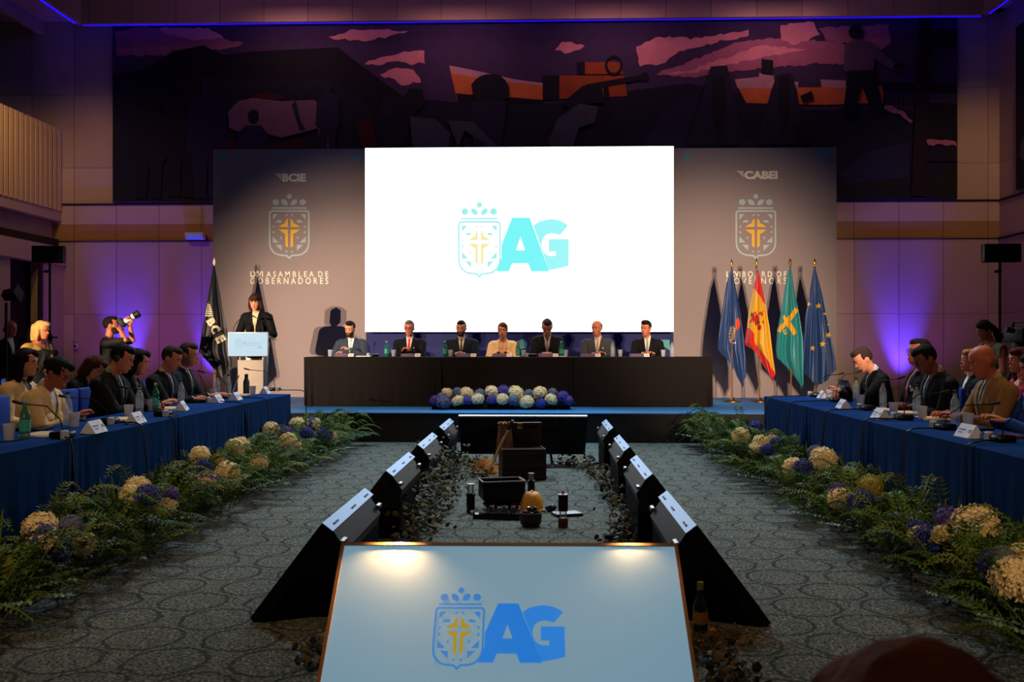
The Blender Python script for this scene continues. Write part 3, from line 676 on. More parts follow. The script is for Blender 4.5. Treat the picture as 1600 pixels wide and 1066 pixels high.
    if beard:
        h = MB(); h.loft([(-.122, .030, -.082, -.01), (-.10, .050, -.094, .015), (-.075, .062, -.0945, .03), (-.05, .067, -.088, .03), (-.03, .0705, -.075, .03)], 0, H, 20, 2.15)
        h.tube([(-.028, -.090, -.064), (-.014, -.0985, -.052), (0, -.1, -.050), (.014, -.0985, -.052), (.028, -.090, -.064)], [.004, .006, .006, .006, .004], 8, 0, H)
        me = remesh(h, .007, 2); a, b, c = mdata(me); bpy.data.meshes.remove(me)
        split('beard', a, b, c, lambda c: not (abs((Hi @ c).x) < .021 and -.076 < (Hi @ c).z < -.055 and (Hi @ c).y < -.05), M(beard, .9, var=.3, scale=60, bump=.4, bscale=120), root, .001)
    if glasses:
        g = MB()
        for s in (-1, 1):
            ring = [(s*.033+.021*math.cos(t*PI/6), -.103+abs(math.cos(t*PI/6))*.004, .003+.016*math.sin(t*PI/6)) for t in range(13)]
            g.tube(ring, .0022, 5, 0, H, False); g.tube([(s*.054, -.098, .008), (s*.076, -.05, .008), (s*.079, .012, .004)], .002, 5, 0, H)
        g.tube([(-.012, -.105, .006), (.012, -.105, .006)], .002, 5, 0, H)
        g.build('glasses', M(glasses, .35), root)
    if headset:
        g = MB(); g.tube([(.086*math.sin(t), .01, .005+.122*math.cos(t)) for t in [(-110+220*i/14)*PI/180 for i in range(15)]], .005, 6, 0, H)
        for s in (-1, 1): g.ell((s*.084, .012, -.005), (.012, .026, .030), 0, H)
        g.tube([(.09 , .0, -.02), (.085, -.06, -.06), (.05, -.105, -.066)], .003, 5, 0, H)
        g.build('headset', M((26, 26, 30), .4), root)
    # clothes on the upper body
    up = MB(); up.loft(tors, 0, T, 28)
    up.capsule(T @ V((-.165*wd, 0, .50)), T @ V((.165*wd, 0, .50)), .070)
    if bust:
        for s in (-1, 1): up.ell((s*.075, -.095, .335), (.072, .06, .07), 0, T)
    for s, sh, el, wr_ in arms:
        if sleeve >= 1:
            up.capsule(sh, el, .067, .056); up.capsule(el, wr_-(wr_-el).normalized()*.03, .056, .041)
        elif sleeve > .4: up.capsule(sh, sh+(el-sh)*(sleeve*1.0), .066, .058)
        else: up.capsule(sh, sh+(el-sh)*.25, .066, .06)
    if not bust or jacket: up.capsule(T @ V((0, .004, .56)), T @ V((0, -.008, .606)), .065, .060)
    if pose == 'stand': up.loft([(-.13, .178*wd, -.122, .125), (.0, .188*wd, -.134, .134), (.10, .175*wd, -.125, .122)], 0, T, 24)
    me = remesh(up, .0105, 3); zv = vneck; kx = .056/(.60-zv); kt = .022/(.575-zv)
    if jacket is not None:
        cut(me, T, [((0, 0, zv), (s, 0, -kx)) for s in (-1, 1)]+[((s*.030, 0, zv), (s, 0, kt)) for s in (-1, 1) if tie]+[((0, 0, .594), (0, 0, 1)), ((0, 0, zv), (0, 0, 1))])
    else: cut(me, T, [((s*.02, 0, .47), (s, 0, -1)) for s in (-1, 1)]+[((0, 0, .57), (0, 0, 1)), ((0, 0, .47), (0, 0, 1))])
    a, b, c = mdata(me); bpy.data.meshes.remove(me)
    def reg(p):
        q = Ti @ p
        if jacket is None:
            return 'top'
        if q.z > (.594 if q.y < .02 else .606): return 'shirt'
        if q.z > .575 and q.y < -.045: return 'shirt'
        if q.y < 0 and q.z > zv and abs(q.x) < (q.z-zv)*kx: return 'shirt'
        return 'jacket'
    def istie(p):
        q = Ti @ p
        return tie is not None and q.y < -.02 and zv-.01 < q.z < .575 and abs(q.x) < (.030-kt*(q.z-zv))
    def lap(p):
        q = Ti @ p
        if q.y > 0 or q.z < zv: return 0
        e_ = abs(q.x)-(q.z-zv)*kx
        return .007 if 0 <= e_ < .042*min(1, (q.z-zv)/.12) else 0
    if jacket is not None:
        if max(jacket) < 70: jacket = tuple(int(x*.62) for x in jacket)
        jm = M(jacket, .8, var=.18, scale=40, bump=.15, bscale=300, spec=.2)
        split('jacket', a, b, c, lambda p: reg(p) == 'jacket', jm, root, .003, .004, lap)
        split('shirt', a, b, c, lambda p: reg(p) == 'shirt' and not istie(p), M(shirt, .7, var=.05), root, -.001, .001)
        if tie: split('necktie', a, b, c, istie, M(tie, .45, var=.2, scale=60), root, .007)
        if sleeve >= 1:
            cf = MB()
            for s, sh, el, wr_ in arms:
                d = (wr_-el).normalized(); cf.tube([wr_-d*.05, wr_-d*.0], [.036, .034], 12)
            cf.build('shirt_cuff', M(shirt, .7, var=.05), root)
    else:
        tc = top or (60, 60, 70)
        def tk(p):
            q = Ti @ p
            if sleeve < .4 and abs(q.x) > .235*wd: return False
            return not (q.z > .47 and q.y < .03 and abs(q.x) < .02+(q.z-.47)*1.0) and not q.z > .57
        split('top', a, b, c, tk, M(tc, .75, var=.14, scale=30, bump=.15, bscale=200), root, .002, .004)
    if pin:
        g = MB(); g.ell((.085, -.145, .43), (.011, .006, .011), 0, T, 8, 6); g.build('lapel_pin', M(pin, .4), root)
    if pocket:
        g = MB(); g.add([(.075, -.139, .385), (.135, -.127, .39), (.128, -.136, .425), (.105, -.142, .41), (.088, -.143, .43)], [(0, 1, 2, 3, 4)], 0, T); g.build('pocket_square', M(pocket, .7), root, smooth=False)
    if lanyard:
        g = MB(); g.tube([(-.06, -.07, .57), (-.05, -.145, .42), (0, -.150, .22)], .004, 5, 0, T); g.tube([(.06, -.07, .57), (.05, -.145, .42), (0, -.150, .22)], .004, 5, 0, T)
        g.box((0, -.152, .17), (.07, .006, .09), 0, T); g.build('lanyard', M(lanyard, .6), root)
    # trousers and shoes
    tr = MB()
    for s, hp, kn, an in legs: tr.capsule(hp, kn, .094, .070); tr.capsule(kn, an+V((0, 0, .02)), .068, .052)
    tr.capsule((-.08, 0, z0+.075), (.08, 0, z0+.075), .108)
    me = remesh(tr, .014, 2); a, b, c = mdata(me); bpy.data.meshes.remove(me)
    split('trousers', a, b, c, lambda p: True, M(trousers, .85), root, 0, .003)
    sh = MB()
    for s, hp, kn, an in legs: sh.capsule(an+V((0, .03, -.045)), an+V((0, -.15, -.052)), .045, .036)
    sh.build('shoes', M((14, 12, 12), .35), root)
    if extra: extra(root, T, H, arms)
    return root

# chairs under the seated people
def chair_parts(root, cloth, legm):
    mb = MB(); mb.box((0, 0, .42), (.46, .46, .07), 0, None, .025); mb.build('seat', cloth, root)
    mb = MB(); mb.box((0, .285, .70), (.44, .06, .48), 0, Matrix.Translation((0, .0, 0)), .05); mb.build('backrest', cloth, root)
    for sx in (-1, 1):
        for sy in (-1, 1):
            mb = MB(); mb.tube([(sx*.20, sy*.20, .39), (sx*.21, sy*.215, 0.0)], .013, 8); mb.build('leg', legm, root)
        mb = MB(); mb.tube([(sx*.20, .22, .38), (sx*.20, .285, .60), (sx*.20, .287, .85)], .012, 8); mb.build('back_frame', legm, root)
BLUE_CH = mat('blue_upholstery', (26, 62, 150), .8, var=.1); CHL = mat('chair_metal', (60, 60, 66), .35, metal=.8)
_ch = []
def chair(loc, rz, label, group):
    if not _ch:
        t = thing('banquet_chair', label, 'chair', loc, math.radians(rz), group); chair_parts(t, BLUE_CH, CHL); _ch.append(t)
    else:
        t = copy_tree(_ch[0]); t.location = loc; t.rotation_euler = (0, 0, math.radians(rz)); t['label'] = label; t['group'] = group
    return t
def seated(label, short, loc, rz, group=None, ch=True, **k):
    """a person and the chair underneath"""
    p = person(label, loc, rz, group=group, **k)
    if ch:
        back = V((0, .04, 0)); back.rotate(Matrix.Rotation(math.radians(rz), 3, 'Z'))
        chair((loc[0]+back.x, loc[1]+back.y, loc[2]), rz, 'blue upholstered chair under the '+short, 'conference chairs')
    return p
# ------------------------------------------------------------------ who sits and stands where
def on(u, Y, z=0.0):
    p = P(u, HOR, Y); return (p.x, p.y, z)
YP = 15.22
# head table, left to right
seated('bearded man in a pale blue tie gesturing at the left end of the head table', 'bearded man at the left end of the head table', on(551, YP, ST), 0, lean=8, yaw=-12, pitch=6, scale=1.0,
       hair=('quiff', (34, 22, 16)), beard=(46, 28, 20), jacket=(52, 62, 80), shirt=(210, 226, 236), tie=(150, 200, 215), skin=(216, 150, 118), hl=(.02, -.30, (.85)), hr=(-.17, -.30, (.795)), pole_l=(1, .2, -.5), pocket=(240, 240, 240), wide=1.05, pin=None)
seated('grey haired man in glasses and bright red tie at the head table', 'man in the bright red tie at the head table', on(641, YP, ST), 0, yaw=-3, pitch=2,
       hair=('short', (92, 84, 80)), glasses=(20, 18, 18), jacket=(24, 25, 36), tie=(190, 18, 30), shirt=(225, 205, 205), skin=(196, 116, 90), hl=(.04, -.38, (.84)), hr=(-.05, -.38, (.84)), pin=(220, 220, 220), wide=1.08)
seated('dark bearded man in navy suit and olive tie at the head table', 'man in the olive tie at the head table', on(722, YP, ST), 0, yaw=-6, pitch=5, scale=1.0,
       hair=('short', (24, 18, 18)), beard=(30, 20, 18), jacket=(30, 46, 66), tie=(70, 62, 34), shirt=(210, 205, 190), skin=(206, 128, 100), hl=(.05, -.36, (.81)), hr=(-.05, -.36, (.81)), wide=1.12)
seated('woman in a cream jacket with hair tied back at the middle of the head table', 'woman in the cream jacket at the head table', on(786, YP, ST), 0, yaw=-4, pitch=0, scale=.97,
       hair=('bun', (92, 58, 36)), jacket=(236, 206, 160), shirt=(216, 160, 128), vneck=.34, skin=(216, 148, 112), bust=1, hl=(.09, -.32, (.795)), hr=(-.09, -.32, (.795)), lanyard=(90, 130, 100), trousers=(220, 190, 150), wide=.95)
seated('man with glasses and grey tie looking down at papers at the head table', 'man looking down at the head table', on(855, YP, ST), 0, yaw=-2, pitch=22, scale=1.04, lean=7,
       hair=('quiff', (44, 30, 26)), glasses=(24, 18, 16), jacket=(26, 34, 48), tie=(110, 112, 120), shirt=(196, 180, 178), skin=(214, 136, 108), hl=(.04, -.38, (.80)), hr=(-.05, -.38, (.80)))
seated('man in a grey suit and silver tie looking towards the lectern from the head table', 'man in the grey suit at the head table', on(934, YP, ST), 0, yaw=-24, pitch=3, twist=-6,
       hair=('thin', (84, 64, 50)), jacket=(64, 66, 72), tie=(150, 140, 140), shirt=(220, 200, 185), skin=(206, 122, 88), hl=(.08, -.30, .78), hr=(-.08, -.30, .78), pin=(230, 220, 200), wide=1.08)
seated('young dark haired man looking sideways at the right end of the head table', 'man at the right end of the head table', on(1011, YP, ST), 0, yaw=-30, pitch=6, twist=-6,
       hair=('quiff', (28, 20, 18)), jacket=(20, 22, 32), tie=(120, 128, 136), shirt=(226, 210, 200), skin=(200, 118, 86), hl=(.05, -.36, (.80)), hr=(-.10, -.36, (.81)))
# the speaker
person('woman with brown bob and fringe in black blazer speaking at the lectern', on(402, 14.75, ST), 0, 'stand', lean=3, yaw=2, pitch=14, scale=1.02, hair=('fullfringe', (58, 30, 18)), jacket=(18, 18, 24), shirt=(196, 186, 150), vneck=.17, skin=(220, 146, 112),
       bust=1, trousers=(214, 206, 200), hl=(.17, -.32, .845+.24), hr=(-.15, -.32, .845+.24), wide=.94)

# left side table, far to near
XL = -4.08
def leftp(u, **k):
    Y = -XL*FPX/(845-u); return (XL, Y, 0)
seated('man in navy suit and green striped tie, farthest along the left table', 'man in the green tie at the left table', leftp(268), 90, lean=7, yaw=-4, pitch=2, scale=1.04, hair=('short', (52, 38, 30)), jacket=(30, 38, 62), tie=(70, 96, 70), shirt=(228, 214, 190), skin=(216, 140, 104), hl=(.10, -.42, .83), hr=(-.10, -.40, .83), wide=1.05)
seated('man in black suit and striped tie, second from the lectern end of the left table', 'man in the striped tie at the left table', leftp(229), 90, lean=12, yaw=-6, pitch=6, scale=1.03, hair=('short', (50, 36, 30)), jacket=(18, 18, 22), tie=(92, 96, 120), shirt=(200, 190, 185), skin=(200, 124, 96), hl=(.04, -.45, .82), hr=(-.06, -.46, .82), wide=1.12)
seated('woman with dark bob and headset at the left table', 'woman with the headset at the left table', leftp(182), 90, lean=8, yaw=2, pitch=4, scale=1.0, hair=('bob', (14, 11, 12)), jacket=(16, 16, 20), shirt=(70, 66, 72), skin=(212, 140, 110), headset=1, bust=1, hl=(.10, -.40, .82), hr=(-.08, -.42, .82), wide=.95)
seated('man with black hair and headset in dark suit at the left table', 'man with the headset at the left table', leftp(146), 90, lean=10, yaw=0, pitch=12, scale=1.05, hair=('short', (10, 9, 11)), jacket=(20, 17, 16), tie=(44, 50, 60), shirt=(120, 120, 134), skin=(196, 116, 90), headset=1, hl=(.05, -.44, .82), hr=(-.05, -.45, .82), wide=1.12)
seated('woman with dark hair in a white jacket reading at the near left table', 'woman in the white jacket at the left table', leftp(38), 90, lean=10, yaw=-8, pitch=20, scale=.98, hair=('bun', (16, 11, 10)), jacket=(206, 176, 128), shirt=(176, 160, 168), vneck=.30, skin=(150, 84, 60), glasses=(14, 12, 12), bust=1, hl=(.10, -.36, .82), hr=(-.05, -.38, .82), trousers=(190, 160, 120))
seated('woman with brown hair lit by her phone in the second row behind the left table', 'woman lit by her phone', (-4.95, 4.95*FPX/(845-103), 0), 90, lean=12, yaw=-10, pitch=26, scale=.98, hair=('bob', (66, 38, 22)), jacket=(12, 12, 15), shirt=(20, 20, 26), skin=(232, 156, 112), bust=1, hl=(.05, -.34, .72), hr=(-.05, -.34, .72))
seated('woman with long black hair and cream jacket in the second row at the left edge', 'woman with long black hair at the left edge', (-4.75, 4.75*FPX/(845-8), 0), 90, lean=5, yaw=-4, pitch=2, scale=1.0, hair=('long', (14, 10, 10)), jacket=(214, 182, 132), shirt=(60, 40, 36), skin=(214, 138, 106), bust=1, hl=(.10, -.3, .66), hr=(-.10, -.3, .66))
seated('person with black hair facing away in the third row on the left', 'person with black hair in the third row', (-6.15, 6.15*FPX/(845-34)+.1, 0), 120, lean=4, yaw=-6, pitch=8, scale=.98, hair=('bob', (12, 9, 9)), jacket=(14, 13, 15), shirt=(90, 60, 50), skin=(170, 104, 80), hl=(.1, -.3, .66), hr=(-.1, -.3, .66))
# standing on the left
person('bald man standing by the wall in dark suit without a tie', on(12, 14.0), 62, 'stand', lean=1, yaw=8, pitch=2, scale=1.0, hair=('fringe', (40, 28, 22)), jacket=(14, 13, 15), shirt=(200, 190, 190), skin=(190, 104, 72), hl=(.14, -.2, .86), hr=(-.16, -.2, .86), wide=1.08)
person('blonde woman in a yellow top standing with folded hands by the left wall', on(57, 12.2), 75, 'stand', lean=2, yaw=6, pitch=4, scale=.97, hair=('bob', (206, 160, 92)), jacket=None, top=(206, 160, 78), sleeve=.9, skin=(206, 122, 82), glasses=(30, 20, 16), bust=1, trousers=(170, 140, 100), hl=(.06, -.34, 1.06), hr=(-.02, -.34, 1.04), wide=1.05)
def photo_gear(root, T, H, arms):
    pass
PHL = on(170, 13.4)
person('photographer in a black polo shirt aiming a camera with a long white lens', PHL, 100, 'stand', lean=0, yaw=6, pitch=-4, scale=1.02, hair=('short', (24, 18, 16)), jacket=None, top=(8, 7, 8), sleeve=.85, skin=(196, 116, 84), beard=(36, 26, 22), hl=(.03, -.27, 1.65), hr=(-.06, -.17, 1.55), pole_l=(.5, -.5, -1), pole_r=(-.8, 0, -.7), trousers=(22, 22, 28), wide=1.05, curl=1.3)
# right side table, far to near
XR = 3.72
def rightp(u): return (XR, XR*FPX/(u-845), 0)
seated('dark haired man in navy suit leaning over his laptop, farthest along the right table', 'man with the laptop at the right table', rightp(1381), -90, lean=14, yaw=8, pitch=16, scale=1.04, hair=('short', (44, 32, 26)), jacket=(18, 18, 24), tie=(30, 42, 70), shirt=(190, 200, 216), skin=(206, 134, 104), hl=(.06, -.50, .86), hr=(-.06, -.45, .83))
seated('man in black suit with a red tie, glasses and name badge at the right table', 'man in the red tie at the right table', rightp(1431), -90, lean=-2, yaw=2, pitch=-2, scale=1.06, hair=('short', (22, 15, 14)), jacket=(15, 14, 18), tie=(176, 24, 46), shirt=(214, 160, 160), glasses=(16, 12, 12), skin=(184, 96, 74), hl=(.14, -.30, .72), hr=(-.12, -.30, .72), pin=(230, 230, 235), pocket=(225, 225, 235), wide=1.1)
seated('heavy man with bowed head and clasped hands in black suit at the right table', 'man with clasped hands at the right table', rightp(1472), -90, lean=8, yaw=6, pitch=20, scale=1.05, hair=('short', (14, 10, 10)), jacket=(15, 16, 20), tie=(40, 60, 84), shirt=(150, 130, 130), glasses=(10, 8, 8), skin=(122, 62, 48), hl=(.04, -.33, .80), hr=(-.05, -.33, .80), wide=1.16)
seated('bald man in a tan suit and dark tie at the near right table', 'bald man in the tan suit at the right table', rightp(1556), -90, lean=6, yaw=2, pitch=14, scale=1.04, hair=('fringe', (120, 80, 60)), jacket=(134, 100, 58), tie=(44, 40, 40), shirt=(170, 150, 140), skin=(190, 98, 70), hl=(.10, -.38, .81), hr=(-.10, -.40, .81), wide=1.1)
seated('blonde woman in a white collared dark jacket in the second row on the right', 'blonde woman behind the right table', (4.62, 4.62*FPX/(1514-845), 0), -90, lean=2, yaw=4, pitch=-6, scale=.98, hair=('bun', (176, 118, 66)), jacket=(22, 20, 22), shirt=(226, 214, 200), vneck=.32, skin=(214, 132, 98), bust=1, hl=(.10, -.3, .66), hr=(-.1, -.3, .66))
seated('woman with long red brown hair and raspberry top in the second row on the right', 'woman in the raspberry top', (4.72, 4.72*FPX/(1592-845), 0), -90, lean=2, yaw=4, pitch=0, scale=1.0, hair=('long', (86, 36, 22)), jacket=None, top=(170, 24, 60), sleeve=1.0, skin=(214, 134, 102), bust=1, hl=(.10, -.3, .66), hr=(-.1, -.3, .66))
seated('person in bright blue clothes cut off by the right edge at the right table', 'person in blue at the right edge', (3.82, 3.82*FPX/(1622-845), 0), -90, lean=4, yaw=2, pitch=2, scale=.98, hair=('long', (40, 26, 20)), jacket=None, top=(28, 74, 160), sleeve=1.0, skin=(190, 112, 84), bust=1, hl=(.10, -.36, .82), hr=(-.1, -.36, .82))
person('woman with dark ponytail in a khaki top standing with bowed head by the right wall', on(1551, 11.7), -80, 'stand', lean=2, yaw=4, pitch=18, scale=.97, hair=('ponytail', (30, 18, 14)), jacket=None, top=(98, 92, 66), sleeve=.3, skin=(176, 96, 66), bust=1, trousers=(40, 36, 34), hl=(.08, -.24, 1.02), hr=(-.08, -.24, 1.02))
# the viewer in front
seated('person with reddish brown hair seen from behind at the bottom right corner', 'person in front of the camera', (.318, .45, 0), 180, lean=26, yaw=-2, pitch=-4, scale=.975, seat=.36, hair=('bob', (136, 74, 38)), jacket=(20, 16, 18), shirt=(60, 50, 50), skin=(190, 120, 90), hl=(.12, -.52, .58), hr=(-.12, -.52, .58), voxel=.009)
# ------------------------------------------------------------------ draped tables
def draped(label, c, w, d, h, m, rz=0, seed=0, taper=.05, group=None, amp=.012, sag=False):
    t = thing('draped_table', label, 'table', c, rz, group)
    mb = MB(); mb.box((0, 0, h-.02), (w-.02, d-.02, .03)); mb.build('tabletop', M((120, 90, 60), .6), t, smooth=False)
    for sx in (-1, 1):
        for sy in (-1, 1):
            mb = MB(); mb.tube([(sx*(w/2-.12), sy*(d/2-.1), h-.035), (sx*(w/2-.12), sy*(d/2-.1), 0)], .016, 8); mb.build('leg', CHL, t)
    r_ = random.Random(seed); ph = [r_.uniform(0, 6.28) for _ in range(6)]
    per = []; n1 = int(w/.02); n2 = int(d/.02)
    for i in range(n1): per.append((-w/2+w*i/n1, -d/2, 0, -1))
    for i in range(n2): per.append((w/2, -d/2+d*i/n2, 1, 0))
    for i in range(n1): per.append((w/2-w*i/n1, d/2, 0, 1))
    for i in range(n2): per.append((-w/2, d/2-d*i/n2, -1, 0))
    N = len(per); mb = MB(); rows = [(-.012, .0), (0, .004), (.012, .02), (.05, .06), (.12, .15), (.25, .3), (.4, .45), (.55, .6), (.7, .72), (.85, .86), (1, 1)]
    vs = []
    for k, (t_, zt) in enumerate(rows):
        for i, (x, y, nx, ny) in enumerate(per):
            q = i/N*2*PI
            ec = min(abs(abs(x)-w/2), abs(abs(y)-d/2)) if False else math.hypot(abs(x)-w/2, abs(y)-d/2)
            f = amp*(math.sin(x*17+y*13+ph[0])*.6+math.sin(x*41+y*37+ph[1])*.4+math.sin(x*7+ph[2])*.5)*max(0, t_)
            f += .022*max(0, t_)*math.exp(-(ec/.16)**2)*math.sin(ec*62+ph[3])
            off = .004+f+.012*max(0, t_)
            xx = x+nx*off; yy = y+ny*off
            xx -= taper*max(0, t_)*(x/(w/2))*max(0, (abs(x)/(w/2)-.8)/.2)
            if t_ < 0: xx, yy = x*.99, y*.99
            vs.append((xx, yy, h+.004-max(0, zt)*(h-.006) if t_ >= 0 else h+.006))
    fs = []
    for k in range(len(rows)-1):
        for i in range(N): fs.append((k*N+i, (k+1)*N+i, (k+1)*N+(i+1) % N, k*N+(i+1) % N))
    fs.append(tuple(range(N)))
    mb.add(vs, fs); mb.build('tablecloth', m, t)
    return t
BLKT = mat('black_tablecloth', (27, 24, 23), .9, var=.1, spec=.1)
NAVY = mat('blue_tablecloth', (2, 50, 108), .9, var=.06, spec=.06)
YT = 14.23
xs = [P(u, 560, YT).x for u in (474, 690, 895, 1114)]
for i, lb in enumerate(('left', 'middle', 'right')):
    draped('head table under a long black cloth on stage, '+('left end below the red tie man', 'middle one behind the flower row', 'right end before the flags')[i], ((xs[i]+xs[i+1])/2, YT+.38, ST), xs[i+1]-xs[i]-.012, .74, .74, BLKT, 0, i, .03, 'head tables on the stage')
LT = [11.5, 9.7, 7.9, 6.1, 4.3, 2.5]; RTB = [11.2, 9.4, 7.6, 5.8, 4.0, 2.2]
nm_l = ['left side table under blue cloth, the one nearest the stage', 'left side table under blue cloth, second from the stage', 'left side table under blue cloth, third from the stage', 'left side table under blue cloth, cut by the left edge', 'left side table under blue cloth nearest the camera']
for i in range(5):
    draped(nm_l[i], (-3.06-.34, (LT[i]+LT[i+1])/2, 0), 1.785, .68, .74, NAVY, PI/2, 10+i, .05, 'blue side tables')
    draped(nm_l[i].replace('left side table', 'right side table').replace('left edge', 'right edge'), (2.62+.34, (RTB[i]+RTB[i+1])/2, 0), 1.785, .68, .74, NAVY, -PI/2, 20+i, .05, 'blue side tables')

# ------------------------------------------------------------------ things on the tables
CLEAR = mat('clear_glass', (200, 214, 222), .08, var=.02, alpha=.30, spec=.9); WATER = mat('water', (190, 205, 215), .05, var=.02, alpha=.35, spec=.7)
GREENG = mat('green_glass', (30, 120, 84), .1, var=.02, alpha=.62, spec=.8); TEALG = mat('teal_label', (60, 170, 150), .5); WHITEP = mat('white_paper', (226, 226, 236), .8, var=.03); PALECUP = mat('frosted_cup', (206, 206, 214), .35, var=.03, alpha=.72, spec=.6)
GREYTX = mat('grey_print', (120, 124, 150), .8); METAL = mat('brushed_metal', (150, 150, 156), .3, metal=1); GOLD = mat('brass', (190, 140, 60), .3, metal=1)
def bottle(loc, label, kind='clear', h=.24, group='water bottles'):
    t = thing('water_bottle', label, 'bottle', loc, 0, group); r = .033
    mb = MB(); mb.lathe([(r*.9, 0), (r, .01), (r, h*.62), (r*.85, h*.70), (r*.42, h*.82), (r*.40, h*.94)], n=14); mb.build('glass_body', GREENG if kind == 'green' else CLEAR, t)
    mb = MB(); mb.lathe([(r*.45, h*.93), (r*.47, h), (r*.2, h+.004)], n=12); mb.build('cap', M((40, 42, 48), .4) if kind != 'green' else M((150, 160, 160), .4), t)
    mb = MB(); mb.lathe([(r*1.02, h*.2), (r*1.02, h*.5)], n=14, cap=False); mb.build('paper_label', TEALG if kind == 'green' else WATER, t)
def cup(loc, label, group='drinking glasses', m=None):
    t = thing('drinking_glass', label, 'glass', loc, 0, group)
    mb = MB(); mb.lathe([(.028, 0), (.030, .004), (.039, .105), (.037, .105), (.028, .012), (.0, .012)], n=16, cap=False); mb.build('tumbler', m or CLEAR, t)
    mb = MB(); mb.lathe([(.0275, .012), (.031, .05), (.0, .05)], n=14); mb.build('water', WATER, t)
def card(loc, rz, label, group='name cards', w=.21, h=.085, mats=None):
    t = thing('name_card', label, 'name card', loc, rz, group)
    mb = MB(); d = .055
    mb.add([(-w/2, -d, 0), (w/2, -d, 0), (w/2, 0, h), (-w/2, 0, h), (w/2, d, 0), (-w/2, d, 0)], [(0, 1, 2, 3), (3, 2, 4, 5), (1, 4, 2), (0, 3, 5)]); mb.build('folded_card', mats or WHITEP, t, smooth=False)
    fn = lambda x, y: (x, -d*(1-y/h)-.0015, y+.0005)
    mb = MB(); mb.poly([fn(-w*.40, h*.52), fn(w*.05, h*.52), fn(w*.05, h*.62), fn(-w*.40, h*.62)]); mb.poly([fn(-w*.36, h*.32), fn(-w*.05, h*.32), fn(-w*.05, h*.39), fn(-w*.36, h*.39)])
    mb.build('printed_name', GREYTX, t, smooth=False)
    mb = MB(); mb.poly([fn(w*.22, h*.04), fn(w*.49, h*.04), fn(w*.49, h*.96), fn(w*.22, h*.96)]); mb.build('white_end', M((240, 236, 230), .7), t, smooth=False)
    mb = MB(); put_text(mb, 'BCIE', w*.27, w*.44, h*.38, h*.62, lambda x, y: (x, -d*(1-y/h)-.0028, y+.0012), 0, .03); mb.build('logo', M((60, 60, 80), .7), t, smooth=False)
def mic(loc, rz, tip, label, group='gooseneck microphones'):
    """tip: offset of the microphone head from the base, in world axes"""
    t = thing('gooseneck_microphone', label, 'microphone', loc, 0, group); Rm = Matrix.Rotation(rz, 4, 'Z')
    mb = MB(); mb.box((0, 0, .022), (.15, .12, .044), 0, Rm, .015); mb.build('base', GLOSSB, t)
    mb = MB(); mb.lathe([(.026, 0), (.026, .05), (.02, .055)], (-.075, -.05, 0), 12, 0, Rm); mb.build('button', M((170, 180, 190), .4), t)
    tp = V(tip); mb = MB(); pts = [V((0, 0, .04)), V((tp.x*.05, tp.y*.05, tp.z*.45)), V((tp.x*.35, tp.y*.35, tp.z*.8)), tp*.86]; mb.tube(pts, .0045, 6); mb.build('gooseneck', BLACK, t)
    mb = MB(); d = (tp-pts[2]).normalized(); mb.capsule(tp*.86, tp*.86+d*.06, .009, .011, 8); mb.build('microphone_head', M((30, 30, 32), .8), t)
def sheets(loc, rz, label, w=.30, h=.21, m=None, group='papers on the tables'):
    mb = MB(); mb.box((0, 0, .003), (w, h, .006)); mb.box((.02, .01, .009), (w*.96, h*.98, .005), 0, Matrix.Rotation(.08, 4, 'Z'))
    o = mb.build('paper_sheets', m or WHITEP, smooth=False, loc=loc, rot=(0, 0, rz)); tag(o, label, 'papers', group)
HT = ST+.75
def hp(u, v=None, Y=YT+.14): p = P(u, HOR, Y); return (p.x, p.y, HT)
who = ['bearded man at the left end', 'man in the bright red tie', 'dark bearded man in the olive tie', 'woman in the cream jacket', 'man looking down at his papers', 'man in the grey suit', 'young man at the right end']
CARDV = mat('violet_card', (96, 78, 108), .8, var=.04)
for u, wn in zip((532, 636, 723, 779, 851, 917, 993), who):
    card(hp(u+6, Y=YT+.11), 0, 'name card on the head table before the '+wn, 'name cards on the head table', .30, .05, CARDV)
for u, wn in ((516, 0), (615, 1), (704, 2), (818, 3), (884, 4), (969, 5), (1036, 6)):
    cup(hp(u, Y=YT+.20), 'water glass on the head table near the '+who[wn], 'glasses on the head table')
for u, wn, kd in ((604, 1, 'green'), (695, 2, 'green'), (809, 3, 'green'), (877, 4, 'green'), (957, 5, 'clear'), (1050, 6, 'clear')):
    bottle(hp(u, Y=YT+.24), kd+' water bottle on the head table near the '+who[wn], kd, .235, 'bottles on the head table')
sheets(hp(566, Y=YT+.22), .1, 'white papers on the head table beside the bearded man at the left end', .24, .2)
sheets(hp(800, Y=YT+.22), .0, 'white papers on the head table between the woman in cream and her neighbour', .24, .2)
sheets(hp(876, Y=YT+.16), .1, 'white booklet on the head table beside the man looking down', .16, .1)
mic(hp(831, Y=YT+.2), 0, (-.03, -.03, .25), 'black gooseneck microphone at the middle of the head table')
mic(hp(584, Y=YT+.25), 0, (.02, -.03, .2), 'black microphone at the left of the head table before the backdrop')
